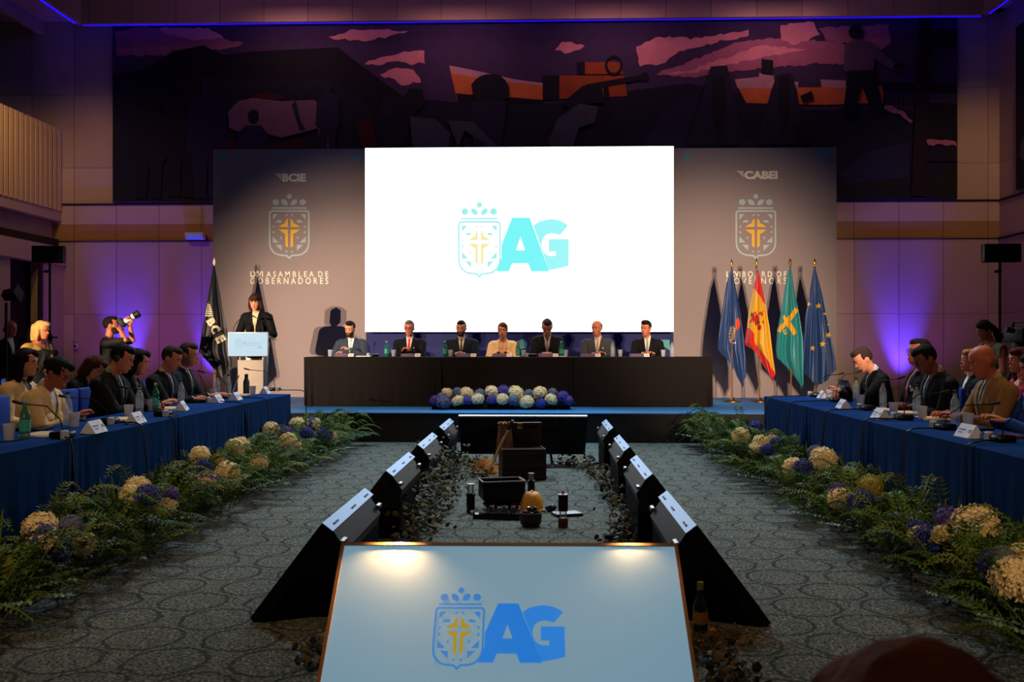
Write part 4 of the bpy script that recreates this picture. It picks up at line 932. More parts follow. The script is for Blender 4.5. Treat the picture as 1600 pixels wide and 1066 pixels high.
# side tables
ZT = .748
lw = {15: 'at the left edge', 40: 'before the woman in the white jacket', 107: 'between the white jacket and the headset man', 200: 'before the man with the headset', 240: 'before the woman with the headset', 285: 'before the man in the striped tie', 325: 'before the man in the green tie', 345: 'beyond the man in the green tie', 385: 'by the far end', 395: 'nearest the lectern'}
def gl(u, v, z=ZT):
    p = G(u, v, z); p.x = max(-3.70, min(-3.10, p.x)) if p.x < 0 else min(3.26, max(2.66, p.x)); return p
for u, v, lb in ((14, 688, 'frosted glass of water on the left table at the left edge of the photo'), (116, 667, 'frosted glass on the left table before the man with the headset'), (201, 652, 'upside down white glass on the left table before the woman with the headset'),
                 (236, 642, 'small glass on the left table before the man in the striped tie'), (316, 622, 'white glass on the left table before the man in the green tie'), (395, 617, 'white glass on the left table nearest the lectern')):
    cup(gl(u, v), lb, 'glasses on the side tables', PALECUP)
for u, v, lb, kd in ((39, 686, 'green bottle on the left table before the woman in the white jacket', 'green'), (106, 664, 'clear bottle on the left table behind the glass of the headset man', 'clear'), (218, 646, 'clear bottle on the left table before the woman with the headset', 'clear'),
                     (243, 642, 'green bottle on the left table before the man in the striped tie', 'green'), (283, 632, 'clear bottle on the left table beside the striped tie man\'s papers', 'clear'), (321, 621, 'clear bottle on the left table right of the white glass', 'clear'), (339, 618, 'clear bottle on the left table beyond the green tie man', 'clear')):
    bottle(gl(u, v), lb, kd, .25, 'bottles on the side tables')
t = thing('metal_flask', 'dark grey metal flask on the left table near its stage end', 'flask', gl(385, 616), 0)
mb = MB(); mb.lathe([(.036, 0), (.038, .01), (.038, .15), (.025, .185), (.022, .20)], n=16); mb.build('flask_body', mat('grey_flask', (70, 74, 74), .35, metal=.6), t)
mb = MB(); mb.lathe([(.020, .20), (.022, .205), (.022, .24), (.015, .245)], n=12); mb.build('cap', BLACK, t)
for u, v, lb in ((148, 676, 'white name card on the left table nearest the camera'), (212, 661, 'white name card on the left table before the woman with the headset'), (284, 641, 'white name card on the left table before the striped tie man'), (339, 629, 'white name card on the left table before the green tie man'),
                 (368, 625, 'white name card on the left table before the laptop'), (414, 615, 'white name card on the left table by the stage end')):
    card(gl(u, v), PI/2+rnd.uniform(-.1, .25), lb, 'name cards on the left tables')
for u, v, lb in ((1285, 622, 'white name card on the right table by the stage end'), (1318, 638, 'white name card on the right table before the laptop man'), (1376, 654, 'white name card on the right table before the red tie man'), (1514, 683, 'white name card on the right table before the bald man in tan')):
    card(gl(u, v), -PI/2+rnd.uniform(-.25, .1), lb, 'name cards on the right tables')
for u, v, lb in ((1301, 622, 'frosted glass on the right table by the stage end'), (1345, 634, 'frosted glass on the right table before the laptop'), (1396, 648, 'frosted glass on the right table before the red tie man'), (1441, 655, 'upside down white glass on the right table before the man with clasped hands'), (1513, 668, 'frosted glass behind the name card of the bald man in tan')):
    cup(gl(u, v), lb, 'glasses on the side tables', PALECUP)
for u, v, lb in ((1341, 630, 'clear bottle on the right table behind the laptop'), (1389, 638, 'clear bottle on the right table before the red tie man'), (1434, 648, 'clear bottle on the right table before the man with clasped hands'), (1492, 664, 'clear bottle on the right table before the bald man in tan')):
    bottle(gl(u, v), lb, 'clear', .26, 'bottles on the side tables')
WARMP = mat('cream_paper', (210, 180, 140), .8)
for u, v, lb, rz in ((70, 680, 'open papers on the left table before the woman in the white jacket', 1.5), (190, 656, 'papers on the left table between the two headset wearers', 1.6), (262, 639, 'papers on the left table before the striped tie man', 1.5), (375, 618, 'papers on the left table by the flask', 1.5),
                    (1378, 641, 'papers on the right table before the laptop man', 1.5), (1420, 646, 'cream booklet on the right table before the red tie man', 1.6), (1460, 655, 'papers on the right table before the man with clasped hands', 1.4)):
    sheets(gl(u, v), rz, lb, .30, .21, WARMP)
o = MB(); o.box((0, 0, .006), (.15, .08, .012), 0, None, .004); o = o.build('phone', GLOSSB, loc=gl(1535, 672), rot=(0, 0, .3)); tag(o, 'black phone on the right table before the bald man in tan', 'phone')
o = MB(); o.box((0, 0, .008), (.12, .20, .016), 0, None, .004); o = o.build('notebook', M((90, 20, 50), .6), loc=gl(1580, 683), rot=(0, 0, .2)); tag(o, 'dark red notebook on the right table at the right edge', 'notebook')
o = MB(); o.box((0, 0, .01), (.20, .27, .02), 0, None, .004); o = o.build('tablet', GLOSSB, loc=gl(55, 671), rot=(0, 0, .2)); tag(o, 'black tablet on the left table before the woman in the white jacket', 'tablet')
def laptop(loc, rz, label):
    t = thing('laptop', label, 'laptop', loc, rz)
    mb = MB(); mb.box((0, 0, .009), (.33, .23, .018), 0, None, .004); mb.build('keyboard_base', BLACK, t)
    mb = MB(); mb.box((0, 0, .115), (.33, .012, .22), 0, Matrix.Translation((0, -.115, .015)) @ Matrix.Rotation(math.radians(18), 4, 'X'), .004); mb.build('lid', GLOSSB, t)
laptop(gl(1318, 627)+V((.18, 0, 0)), -PI/2, 'open black laptop on the right table before the leaning man')
laptop(gl(367, 617)+V((-.16, 0, 0)), PI/2+.2, 'open black laptop on the left table near its stage end')
def miccab(u, v, tip, label, X=None):
    loc = gl(u, v); s = 1 if loc.x > 0 else -1; mic(loc, PI/2 if s < 0 else -PI/2, tip, label)
    # the cable runs to the table's inner edge and hangs down the cloth
    xe = (2.62-.030) if s > 0 else (-3.06+.030); y0 = loc.y-.05
    yy = loc.y-rnd.uniform(.10, .35); j = rnd.uniform(-.1, .1); z = .764
    pts = [(loc.x-s*.08, y0, z), (loc.x-s*.16, y0-.05, z), ((loc.x*.3+xe*.7), yy+.06, z), (xe+s*.03, yy, z), (xe-s*.008, yy, .745), (xe-s*.022, yy-.01, .70), (xe-s*.036, yy+j*.3, .5), (xe-s*.046, yy+j, .25), (xe-s*.05, yy+j*1.2, .03)]
    if abs(loc.x-xe) < .22: pts = pts[2:] if abs(loc.x-s*.08-xe) < .1 else pts
    mb = MB(); o = V(pts[-1]); mb.tube([V(p)-o for p in pts], .006, 6); q = mb.build('microphone_cable', M((10, 10, 12), .5), loc=o); tag(q, label.replace('gooseneck microphone', 'cable of the microphone'), 'cable', 'microphone cables')
for u, v, tip, lb in ((98, 684, (-.28, -.05, .26), 'black gooseneck microphone before the woman in the white jacket'), (170, 662, (-.32, -.1, .24), 'black gooseneck microphone before the man with the headset'), (255, 650, (-.30, -.12, .28), 'black gooseneck microphone before the woman with the headset'),
                      (322, 628, (-.22, -.12, .40), 'black gooseneck microphone before the man in the green tie'), (356, 622, (-.28, -.1, .34), 'black gooseneck microphone before the laptop on the left table'), (430, 611, (-.38, -.05, .32), 'black gooseneck microphone at the stage end of the left table'),
                      (1566, 690, (.26, -.1, .24), 'black gooseneck microphone at the right edge of the right table'), (1476, 671, (.30, -.15, .22), 'black gooseneck microphone before the bald man in tan'), (1412, 656, (.30, -.1, .26), 'black gooseneck microphone before the man with clasped hands'), (1356, 641, (.30, -.05, .34), 'black gooseneck microphone before the man in the red tie'),
                      (1306, 628, (.25, .0, .36), 'black gooseneck microphone before the laptop on the right table'), (1275, 620, (.34, .1, .30), 'black gooseneck microphone at the stage end of the right table')):
    miccab(u, v, tip, lb)

# ------------------------------------------------------------------ lectern
YL = 14.2
t = thing('lectern', 'white lectern with a glowing blue sign reading assembly lines, on stage', 'lectern', (P(392, HOR, YL).x, YL, ST)); o = t.location
CREAMP = mat('cream_laminate', (150, 138, 126), .6)
cx0, cx1 = P(372, HOR, YL).x-o.x, P(412, HOR, YL).x-o.x
mb = MB(); mb.bx((cx0, -.02, .03), (cx1, .02, .70), 0, .005); mb.build('front_column', CREAMP, t)
mb = MB(); mb.bx((cx0-.08, -.18, 0), (cx1+.08, .25, .03), 0, .008); mb.build('base', CREAMP, t)
for x in (cx0+.02, cx1-.02): mb = MB(); mb.bx((x-.012, .02, .03), (x+.012, .24, .95), 0, .004); mb.build('side_panel', CREAMP, t)
u0, u1, v0, v1 = 356.5, 417.5, 520, 556
pa, pb = P(u0, v1, YL-.06)-o, P(u1, v0, YL-.06)-o
mb = MB(); mb.bx((pa.x-.01, -.05, pa.z-.01), (pb.x+.01, -.02, pb.z+.01), 0, .004); mb.build('sign_frame', mat('steel_frame', (150, 150, 146), .4, metal=.5), t)
mb = MB(); mb.poly([(pa.x, -.0515, pa.z), (pb.x, -.0515, pa.z), (pb.x, -.0515, pb.z), (pa.x, -.0515, pb.z)]); sg = mb.build('sign_panel', emis('sign_glow', (168, 214, 238), .85), t, smooth=False)
mb = MB(); emblem(mb, lambda x, y: P(373+(x-460)/44, 537+(y-500)/50, YL-.0535)-o, 0, 1); mb.build('emblem', [emis('sign_mid_blue', (120, 186, 226), .8), emis('sign_gold', (190, 200, 170), .8)], sg, smooth=False)
mb = MB(); fn = lambda u, v: P(u, v, YL-.0535)-o
put_text(mb, 'LXVI', 379.5, 384, 537.2, 534.2, fn, 0, .03); put_text(mb, 'ASAMBLEA DE', 385, 409, 537.0, 535, fn, 0, -.012); put_text(mb, 'GOBERNADORES', 379.5, 409, 540.6, 538.8, fn, 0, -.012); put_text(mb, 'BCIE', 403, 408.5, 544.5, 542, fn, 0, .03)
mb.build('sign_lettering', emis('sign_blue', (90, 150, 205), .8), sg, smooth=False)
TOPG = mat('acrylic', (200, 190, 180), .1, var=.02, alpha=.4, spec=.8)
mb = MB(); mb.box((0, .16, 1.04), (.60, .42, .018), 0, Matrix.Translation((0, 0, 0)), .004)
for i, p in enumerate(mb.v): mb.v[i] = (p[0], p[1], p[2]+(p[1]+.05)*-.12+.02)
mb.build('reading_shelf', TOPG, t)
for u in (364, 411):
    x = P(u, HOR, YL).x-o.x; mb = MB(); mb.lathe([(.03, 1.05), (.03, 1.08), (.022, 1.09)], (x, 0.0, 0), 12); mb.build('microphone_socket', M((200, 190, 180), .5), t)
    sx = 1 if u < 390 else -1
    mb = MB(); mb.tube([(x, 0, 1.09), (x+sx*.01, .01, 1.2), (x+sx*.06, .05, 1.30), (x+sx*.16, .10, 1.36)], .006, 6); mb.build('gooseneck', BLACK, t)
    mb = MB(); mb.capsule((x+sx*.16, .10, 1.36), (x+sx*.21, .12, 1.375), .010, .012, 8); mb.build('microphone_head', BLACK, t)
o2 = MB(); o2.box((0, 0, .008), (.30, .22, .014), 0, None, .003); q = o2.build('folder', M((40, 26, 20), .7), loc=(P(394, HOR, YL).x, YL+.16, ST+1.045), rot=(-.12, 0, 0)); tag(q, 'dark folder of notes lying on the lectern', 'folder')

# ------------------------------------------------------------------ flags
def interp(tab, v):
    if v <= tab[0][0]: return tab[0][1]
    for (a, b), (c, d) in zip(tab, tab[1:]):
        if v <= c: return b+(d-b)*(v-a)/(c-a)
    return tab[-1][1]
def inside(x, y, pl):
    r = False; j = len(pl)-1
    for i in range(len(pl)):
        if (pl[i][1] > y) != (pl[j][1] > y) and x < (pl[j][0]-pl[i][0])*(y-pl[i][1])/(pl[j][1]-pl[i][1])+pl[i][0]: r = not r
        j = i
    return r
def flag(label, group, ox, oy, sc_, tip, left, right, bottom, Y, base, folds=2.5, ph=.4, col=None, pred=None, decals=(), fin=GOLD, am=.62):
    px = lambda a, b: (ox+a/sc_, oy+b/sc_)
    tu, tv = px(*tip); bp = P(base, HOR, Y)
    t = thing('flag', label, 'flag', (bp.x, Y, ST), 0, group); o = t.location
    top = P(tu, tv, Y)-o
    mb = MB(); mb.lathe([(.15, 0), (.15, .012), (.05, .03), (.03, .05), (.02, .08)], n=20); mb.build('base', GOLD, t)
    mb = MB(); mb.tube([(0, 0, .05), (top.x*.5, 0, top.z*.5), (top.x, 0, top.z-.14)], .013, 10); mb.build('pole', mat('dark_pole', (120, 84, 50), .4), t)
    mb = MB(); mb.lathe([(.012, -.16), (.02, -.15), (.012, -.13), (.012, -.12), (.026, -.08), (.018, -.04), (.002, 0)], (top.x, 0, top.z), 10); mb.build('finial', fin, t)
    v_top = left[0][0]; NS, NV = 90, 210
    def amp(v): return .012+.085*am*min(1, (v-v_top)/(bottom[0][1]-v_top))
    def yoff(s, v): return -.012+amp(v)*(math.sin(2*PI*(folds*s+ph))*.75+.25*math.sin(2*PI*(folds*2.3*s+ph*2)+v*.004))-.04*(1-abs(2*s-1))
    vs = []; fs = []; mi = []; PL = []
    for k_, d in enumerate(decals):
        for pl in (d[2]() if callable(d[2]) else d[2]): PL.append((min(q[0] for q in pl), max(q[0] for q in pl), min(q[1] for q in pl), max(q[1] for q in pl), pl, len(col)+k_))
    for i in range(NV+1):
        for j in range(NS+1):
            s = j/NS; v = v_top+(interp(bottom, s)-v_top)*i/NV
            a, b = interp(left, v), interp(right, v); u = a+(b-a)*s
            p = P(*px(u, v), Y)-o; vs.append((p.x, p.y+yoff(s, v), p.z))
    for i in range(NV):
        for j in range(NS):
            fs.append((i*(NS+1)+j, (i+1)*(NS+1)+j, (i+1)*(NS+1)+j+1, i*(NS+1)+j+1))
            s = (j+.5)/NS; v = v_top+(interp(bottom, s)-v_top)*(i+.5)/NV; a, b = interp(left, v), interp(right, v)
            uu = a+(b-a)*s; m_ = pred(uu, v) if pred else 0
            for (x0, x1, y0, y1, pl, k_) in PL:
                if x0 <= uu <= x1 and y0 <= v <= y1 and inside(uu, v, pl): m_ = k_
            mi.append(m_)
    mb = MB(); mb.add(vs, fs); mb.m = mi; mb.build('flag_cloth', col+[d[1] for d in decals], t)
    return t
def star(u, v, r, rot=0): return [(u+(r if k % 2 == 0 else r*.42)*math.sin(k*PI/5+rot), v-(r if k % 2 == 0 else r*.42)*math.cos(k*PI/5+rot)) for k in range(10)]
def bar(u0, v0, u1, v1, w_, n=8, w1=None):
    out = []; L = math.hypot(u1-u0, v1-v0); nx, ny = -(v1-v0)/L, (u1-u0)/L; w1 = w1 or w_
    for k in range(n):
        a, b = k/n, (k+1)/n; wa, wb = w_+(w1-w_)*a, w_+(w1-w_)*b
        out.append([(u0+(u1-u0)*a+nx*wa, v0+(v1-v0)*a+ny*wa), (u0+(u1-u0)*b+nx*wb, v0+(v1-v0)*b+ny*wb), (u0+(u1-u0)*b-nx*wb, v0+(v1-v0)*b-ny*wb), (u0+(u1-u0)*a-nx*wa, v0+(v1-v0)*a-ny*wa)])
    return out
def dot(u, v, a, b=None, n=12): return [(u+a*math.cos(2*PI*k/n), v+(b or a)*math.sin(2*PI*k/n)) for k in range(n)]
def satin(name, c): return mat(name, c, .42, var=.06, spec=.45, sheen=.15)
YF = 15.55; FG = 'flags at the right of the stage'
YEL = satin('flag_yellow', (214, 158, 12)); RED = satin('flag_red', (196, 14, 20)); RED2 = mat('emblem_red', (170, 30, 40), .6); WHT = mat('emblem_white', (220, 210, 200), .6); BRN = mat('emblem_brown', (110, 60, 30), .6)
flag('blue flag with a round emblem, first of the four flags from the left', FG, 1080, 390, 4.1, (258, 60), [(120, 254), (200, 230), (300, 213), (450, 190), (560, 178), (640, 172), (740, 210), (890, 280)], [(120, 263), (200, 275), (300, 295), (450, 318), (560, 335), (700, 350), (820, 352)], [(0, 640), (.3, 740), (.62, 885), (.8, 850), (1, 815)], YF, 1144, 2.4, .1,
     [satin('flag_royal_blue', (16, 56, 112))], decals=(('round_emblem', WHT, [bar(270+26*math.cos(a), 548+54*math.sin(a), 270+26*math.cos(a+.45), 548+54*math.sin(a+.45), 5, 2)[0] for a in [1.2+.4*k for k in range(9)]]), ('crest', M((220, 80, 50), .6), [dot(296, 478, 18, 42)]), ('emblem_band', M((200, 150, 80), .6), bar(262, 580, 272, 500, 7, 4))))
def sp(u, v):
    if v < 250+(u-402)*1.42: return 1
    if u < 400: return 1 if v > 490+(u-355)*1.1 else 0
    return 1 if v > 585+(u-400)*1.5 else 0
flag('red and yellow flag with a coat of arms, second of the four flags', FG, 1080, 390, 4.1, (417, 55), [(135, 421), (200, 408), (300, 390), (420, 368), (500, 360), (600, 345), (660, 380), (865, 470)], [(135, 429), (200, 445), (340, 472), (500, 500), (700, 525), (800, 540)], [(0, 615), (.22, 660), (.68, 865), (1, 795)], YF, 1187, 2.2, .35,
     [YEL, RED], sp, decals=(('coat_of_arms', RED2, [dot(415, 450, 14, 40), dot(440, 410, 12, 10), dot(432, 500, 10, 18), dot(395, 440, 8, 30)]+bar(375, 470, 400, 410, 4, 4)+bar(446, 430, 462, 390, 4, 4)), ('coat_of_arms_detail', BRN, [dot(385, 420, 6, 16), dot(456, 466, 6, 10), dot(426, 468, 7, 12), dot(406, 405, 8, 8)])))
flag('teal flag with a yellow cross, third of the four flags', FG, 1080, 390, 4.1, (634, 55), [(110, 628), (200, 605), (300, 590), (420, 570), (520, 550), (640, 540), (700, 545), (905, 660)], [(110, 637), (200, 650), (300, 665), (420, 690), (560, 712), (700, 718), (860, 720)], [(0, 690), (.4, 800), (.75, 908), (1, 862)], YF, 1236, 2.0, .55,
     [satin('flag_teal', (14, 122, 126))], decals=(('yellow_cross', YEL, bar(556, 528, 676, 380, 10, 10, 17)+bar(586, 425, 662, 542, 10, 8, 18)+bar(556, 528, 580, 480, 12, 3)), ('cross_letters', YEL, bar(588, 520, 600, 545, 4, 3)+bar(600, 545, 612, 530, 4, 3)+bar(588, 520, 608, 516, 4, 3))), fin=mat('dark_brass', (130, 84, 40), .4, metal=1))
flag('blue flag with yellow stars, last of the four flags on the right', FG, 1080, 390, 4.1, (790, 55), [(118, 784), (200, 770), (300, 755), (420, 735), (560, 722), (700, 712), (770, 710)], [(118, 794), (200, 815), (300, 840), (420, 865), (560, 895), (700, 925), (780, 930)], [(0, 770), (.36, 868), (.55, 862), (.75, 825), (1, 772)], YF, 1273, 2.3, .2,
     [satin('flag_deep_blue', (12, 52, 104))], decals=(('stars', YEL, [star(810, 362, 20), star(752, 350, 15, .2), star(857, 412, 11), star(880, 548, 21, .3), star(834, 605, 21, .1), star(771, 632, 20), star(876, 482, 8)]),))
CREAML = mat('flag_cream', (220, 206, 176), .6)
def bcie():
    # the word runs down the cloth, turned clockwise
    out = []; a0 = V((528, 322)); dv = V((94, 172)); dv.normalize(); nv = V((dv.y, -dv.x))
    for k, ch in enumerate('BCIE'):
        m_ = MB(); off = (0, 52, 106, 126)[k]; wd = (46, 48, 14, 40)[k]
        put_text(m_, ch, off, off+wd, -29, 29, lambda x, y: (a0.x+dv.x*x+nv.x*y, a0.y+dv.y*x+nv.y*y, 0), 0, .06)
        for f in m_.f: out.append([(m_.v[i][0], m_.v[i][1]) for i in f])
    return out
flag('black flag lettered BCIE standing beside the lectern', None, 200, 420, 4.1, (553, -70), [(-20, 549), (80, 532), (200, 510), (310, 492), (420, 475), (530, 458), (600, 490), (712, 545)], [(-20, 557), (0, 561), (200, 600), (320, 628), (480, 655), (600, 675), (630, 674)], [(0, 535), (.42, 712), (.6, 690), (1, 622)], 15.45, 337, 2.2, .6,
     [mat('flag_black', (16, 17, 24), .5, var=.1, spec=.4)], decals=(('lettering', CREAML, bcie), ('stripes', CREAML, [[(520, 212+k*0), (526, 212), (526, 214), (520, 214)]]+[[(515-k*3.2, 222+k*15), (530+k*4.6, 232+k*13), (531+k*4.6, 240+k*13), (513-k*3.2, 230+k*15)] for k in range(6)])), fin=mat('pale_finial', (236, 220, 190), .4), am=.22)

# ------------------------------------------------------------------ monitors on the floor
PANELG = mat('silver_bezel', (150, 180, 220), .38, metal=.55, var=.04); BACKG = mat('dark_back_cover', (14, 15, 20), .5); SLOT = mat('slot', (20, 22, 28), .5)
FABRIC = mat('black_drape', (8, 8, 10), .95, spec=.08)
def monitor(y0, L, s, xt, label):
    """floor wedge: screen leans towards the side table on side s"""
    t = thing('floor_monitor', label, 'monitor', (xt, y0+L/2, 0), 0, 'floor monitors facing the side tables')
    def ext(mb, poly, ya, yb, mi=0):
        n = len(poly); vs = [(s*x, ya, z) for x, z in poly]+[(s*x, yb, z) for x, z in poly]
        mb.add(vs, [tuple(range(n))[::-1], tuple(range(n, 2*n))]+[(i, (i+1) % n, n+(i+1) % n, n+i) for i in range(n)], mi)
    A0, B0 = V((.385, .02)), V((.030, .487)); d = (B0-A0).normalized(); nn = V((-d.y, d.x))*.066
    if nn.y > 0: nn = -nn
    mb = MB(); ext(mb, [A0, B0, B0+nn, A0+nn], -L/2, L/2); mb.build('screen_housing', BLACK, t, smooth=False)
    mb = MB(); e = B0+d*.004; ext(mb, [B0, e, e+nn, B0+nn], -L/2, L/2); mb.build('top_bezel', PANELG, t, smooth=False)
    mb = MB(); f = -nn.normalized()*.003; q0, q1 = A0+d*.03, B0-d*.02
    mb.add([(s*(q0+f).x, -L/2+.02, (q0+f).y), (s*(q0+f).x, L/2-.02, (q0+f).y), (s*(q1+f).x, L/2-.02, (q1+f).y), (s*(q1+f).x, -L/2+.02, (q1+f).y)], [(0, 1, 2, 3)]); mb.build('screen_glass', GLOSSB, t, smooth=False)
    b0 = B0+nn; mb = MB(); ext(mb, [b0+d*-.01, b0+V((-.055, -.10)), b0+V((-.02, -.22)), b0-d*.30], -L/2+.05, L/2-.05); mb.build('back_cover', BACKG, t, smooth=False)
    mb = MB(); ext(mb, [(.30, 0), (.20, .10), (-.03, .34), (-.06, .34), (-.06, 0)], -L/2+.10, L/2-.02); mb.build('stand', FABRIC, t, smooth=False)
    for yy in (-L*.36, 0.05, L*.38):
        mb = MB(); c = e+nn*.55; ext(mb, [c, c+d*.004+nn*0, c+d*.004+nn*.16, c+nn*.16], yy-.05, yy+.05); mb.build('slot', SLOT, t, smooth=False)
    for yy in (-L/2+.06, L/2-.05):
        mb = MB(); c = b0+V((-.035, -.045)); ext(mb, [c, c+V((-.018, -.004)), c+V((-.022, -.022)), c+V((-.004, -.018))], yy-.045, yy+.045); mb.build('handle', METAL, t, smooth=False)
    return t
nth = ['nearest the camera', 'second from the camera', 'third from the camera', 'farthest from the camera']
for i, y in enumerate((4.6, 6.5, 8.18, 9.93)): monitor(y, 1.12, -1, -1.04-.0*i, 'tilted black monitor with silver top edge in the left row, '+nth[i])
for i, y in enumerate((4.6, 6.40, 8.05, 9.88)): monitor(y, 1.08, 1, .725, 'tilted black monitor with silver top edge in the right row, '+nth[i])
# the framed monitor facing the camera
HWm = .62; a = V((P(795.5, HOR, 3.5).x, 3.5, .628))
t = thing('framed_monitor', 'large wood framed monitor in front showing the blue AG emblem', 'monitor', (a.x, 3.5, 0), math.radians(.9)); 
ex = V((1, 0, 0)); ey = V((0, .417, .362)).normalized(); ez = V((0, -ey.z, ey.y)) ; ez = ex.cross(ey)
tp = V((0, 0, .628)); HH = .715
fr = lambda x, y, z=0: tp+ex*x+ey*y+ez*z         # y = 0 at the top edge, negative downwards
WOODF = mat('gold_wood_frame', (150, 98, 52), .45, var=.2, scale=30)
mb = MB()
for (x0, x1, y0, y1) in ((-HWm, HWm, -.012, 0), (-HWm, HWm, -HH, -HH+.012), (-HWm, -HWm+.012, -HH, 0), (HWm-.012, HWm, -HH, 0)):
    mb.add([fr(x, y, z) for z in (-.035, .006) for y in (y0, y1) for x in (x0, x1)], [(0,2,3,1),(4,5,7,6),(0,1,5,4),(2,6,7,3),(0,4,6,2),(1,3,7,5)])
mb.build('frame', WOODF, t, smooth=False)
mb = MB(); mb.add([fr(x, y, z) for z in (-.03, -.002) for y in (-HH+.01, -.01) for x in (-HWm+.01, HWm-.01)], [(0,2,3,1),(0,1,5,4),(2,6,7,3),(0,4,6,2),(1,3,7,5)]); mb.build('housing', BLACK, t, smooth=False)
mD = emis('monitor_picture', (108, 156, 180), .74); bD = mD.node_tree.nodes['Principled BSDF']; bD.inputs['Base Color'].default_value = (.20, .19, .17, 1); bD.inputs['Roughness'].default_value = .45
mb = MB(); mb.add([fr(-HWm+.011, -HH+.011), fr(HWm-.011, -HH+.011), fr(HWm-.011, -.011), fr(-HWm+.011, -.011)], [(0, 1, 2, 3)]); dp = mb.build('display', mD, t, smooth=False)
mb = MB(); kk = .000386; emblem(mb, lambda x, y: fr((x-813)*kk-.03, -.352-(y-500)*kk*1.05, .0012), 0, 1, 2, 3)
for i in range(len(mb.v)): pass
AGB = [emis('picture_blue', (40, 128, 206), .8), emis('picture_olive', (176, 146, 20), .8), emis('picture_strong_blue', (0, 122, 216), .85), emis('picture_mid_blue', (24, 128, 220), .85)]
for m_i in (2,):
    for f, m_ in zip(mb.f, mb.m):
        if m_ == 2:
            for i in f: q = V(mb.v[i])+ez*.0012; mb.v[i] = tuple(q)
mb.build('emblem', AGB, dp, smooth=False)
mb = MB(); lo = fr(0, -HH, -.04); hi = fr(0, -.12, -.04)
mb.add([(x, p.y, p.z) for x in (-.5, .5) for p in (lo, hi, V((0, hi.y+.05, 0)), V((0, lo.y-.0, 0)))], [(0, 1, 2, 3), (4, 7, 6, 5), (0, 4, 5, 1), (1, 5, 6, 2), (2, 6, 7, 3), (0, 3, 7, 4)]); mb.build('stand', FABRIC, t, smooth=False)
# two unseen spots added past its top edge for the warm glows
for u in (622, 984):
    p = P(u, 850, 3.52); 
    l = spot('monitor_glow_fill', (p.x, 3.530, .690), (p.x, 3.36, .50), 42 if u < 800 else 7, (1.0, .70, .34), 120, .8, .012)
# monitor facing the stage
t = thing('stage_monitor', 'black monitor seen from behind, facing the stage', 'monitor', (P(817, HOR, 10.55).x, 10.55, 0)); o = t.location
a, b = P(716, 650, 10.5)-o, P(918, 650, 10.5)-o; zb = P(816, 711, 10.6).z
mb = MB()
for k, (y0, z0) in enumerate(((.05, zb), (-.05, a.z))): pass
mb.add([(a.x+.02, .12, zb), (b.x-.02, .12, zb), (b.x, -.04, a.z), (a.x, -.04, a.z), (a.x+.03, .18, zb+.01), (b.x-.03, .18, zb+.01), (b.x, .02, a.z+.004), (a.x, .02, a.z+.004)], [(0, 1, 2, 3), (7, 6, 5, 4), (0, 4, 5, 1), (0, 3, 7, 4), (1, 5, 6, 2)]); mb.build('screen_housing', BLACK, t, smooth=False)
mb = MB(); mb.add([(a.x, -.045, a.z-.004), (b.x, -.045, a.z-.004), (b.x, .022, a.z+.008), (a.x, .022, a.z+.008), (a.x, -.045, a.z-.014), (b.x, -.045, a.z-.014)], [(0, 1, 2, 3), (4, 5, 1, 0)]); mb.build('top_bezel', mat('bright_bezel', (235, 235, 240), .3, metal=.5), t, smooth=False)
mb = MB(); mb.bx((-.42, -.02, .14), (.42, .1, .40), 0, .03); mb.build('back_cover', BLACK, t)
for s in (-1, 1):
    for yy in (-.22, .32):
        mb = MB(); mb.tube([(s*.30, .10, .20), (s*.33, yy, .0)], .014, 8); mb.build('leg', BLACK, t)

# black flat speakers on tall stands, at both sides of the stage
def speaker(u, uh, label, Y, w_, h_, vt, ry):
    p = P(u, HOR, Y); t = thing('panel_loudspeaker', label, 'loudspeaker', (p.x, p.y, 0), ry, 'panel loudspeakers on stands')
    zt = P(u, vt, Y).z
    mb = MB(); mb.box((0, -.04, zt-h_/2), (w_, .12, h_), 0, None, .01); mb.build('cabinet', GLOSSB, t)
    mb = MB(); mb.box((0, -.102, zt-h_/2), (w_*.94, .008, h_*.88)); mb.build('grille', BLACK, t, smooth=False)
    mb = MB(); mb.tube([(0, 0, .45), (0, 0, zt-h_+.02)], .018, 10); mb.build('upper_pole', BLACK, t)
    mb = MB(); mb.tube([(0, 0, .1), (0, 0, 1.45)], .026, 10); mb.build('lower_pole', BLACK, t)
    mb = MB(); mb.lathe([(.035, 1.40), (.04, 1.42), (.04, 1.48), (.03, 1.5)], n=12); mb.capsule((.03, 0, 1.45), (.10, 0, 1.45), .012); mb.build('clamp', BLACK, t)
    mb = MB(); mb.capsule((0, -.02, zt-h_-.12), (-.06, -.02, zt-h_-.12), .02); mb.build('knob', BLACK, t)
    for k in range(3):
        g = 2*PI*k/3+.5; mb = MB(); mb.tube([(0, 0, .55), (.42*math.cos(g), .42*math.sin(g), .012)], .012, 8); mb.build('leg', BLACK, t)
speaker(78, 0, 'black flat loudspeaker on a tall stand left of the stage', 13.5, .44, .245, 385, .15)
speaker(1562, 0, 'black flat loudspeaker on a tall stand right of the stage', 12.9, .48, .245, 382, -.05)
p = P(12, 462, 13.2); t = thing('stage_spotlight', 'black angular spotlight at the left edge under the gallery', 'spotlight', (p.x, p.y, 0))
mb = MB(); mb.tube([(-.05, .05, .02), (-.05, .05, p.z-.1)], .02, 8); mb.build('pole', BLACK, t)
mb = MB(); mb.lathe([(.05, -.02), (.08, .0), (.09, .16), (.14, .22)], n=4, X=Matrix.Translation((-.05, 0, p.z)) @ Matrix.Rotation(math.radians(80), 4, 'Y')); mb.build('lamp_housing', BLACK, t, smooth=False)
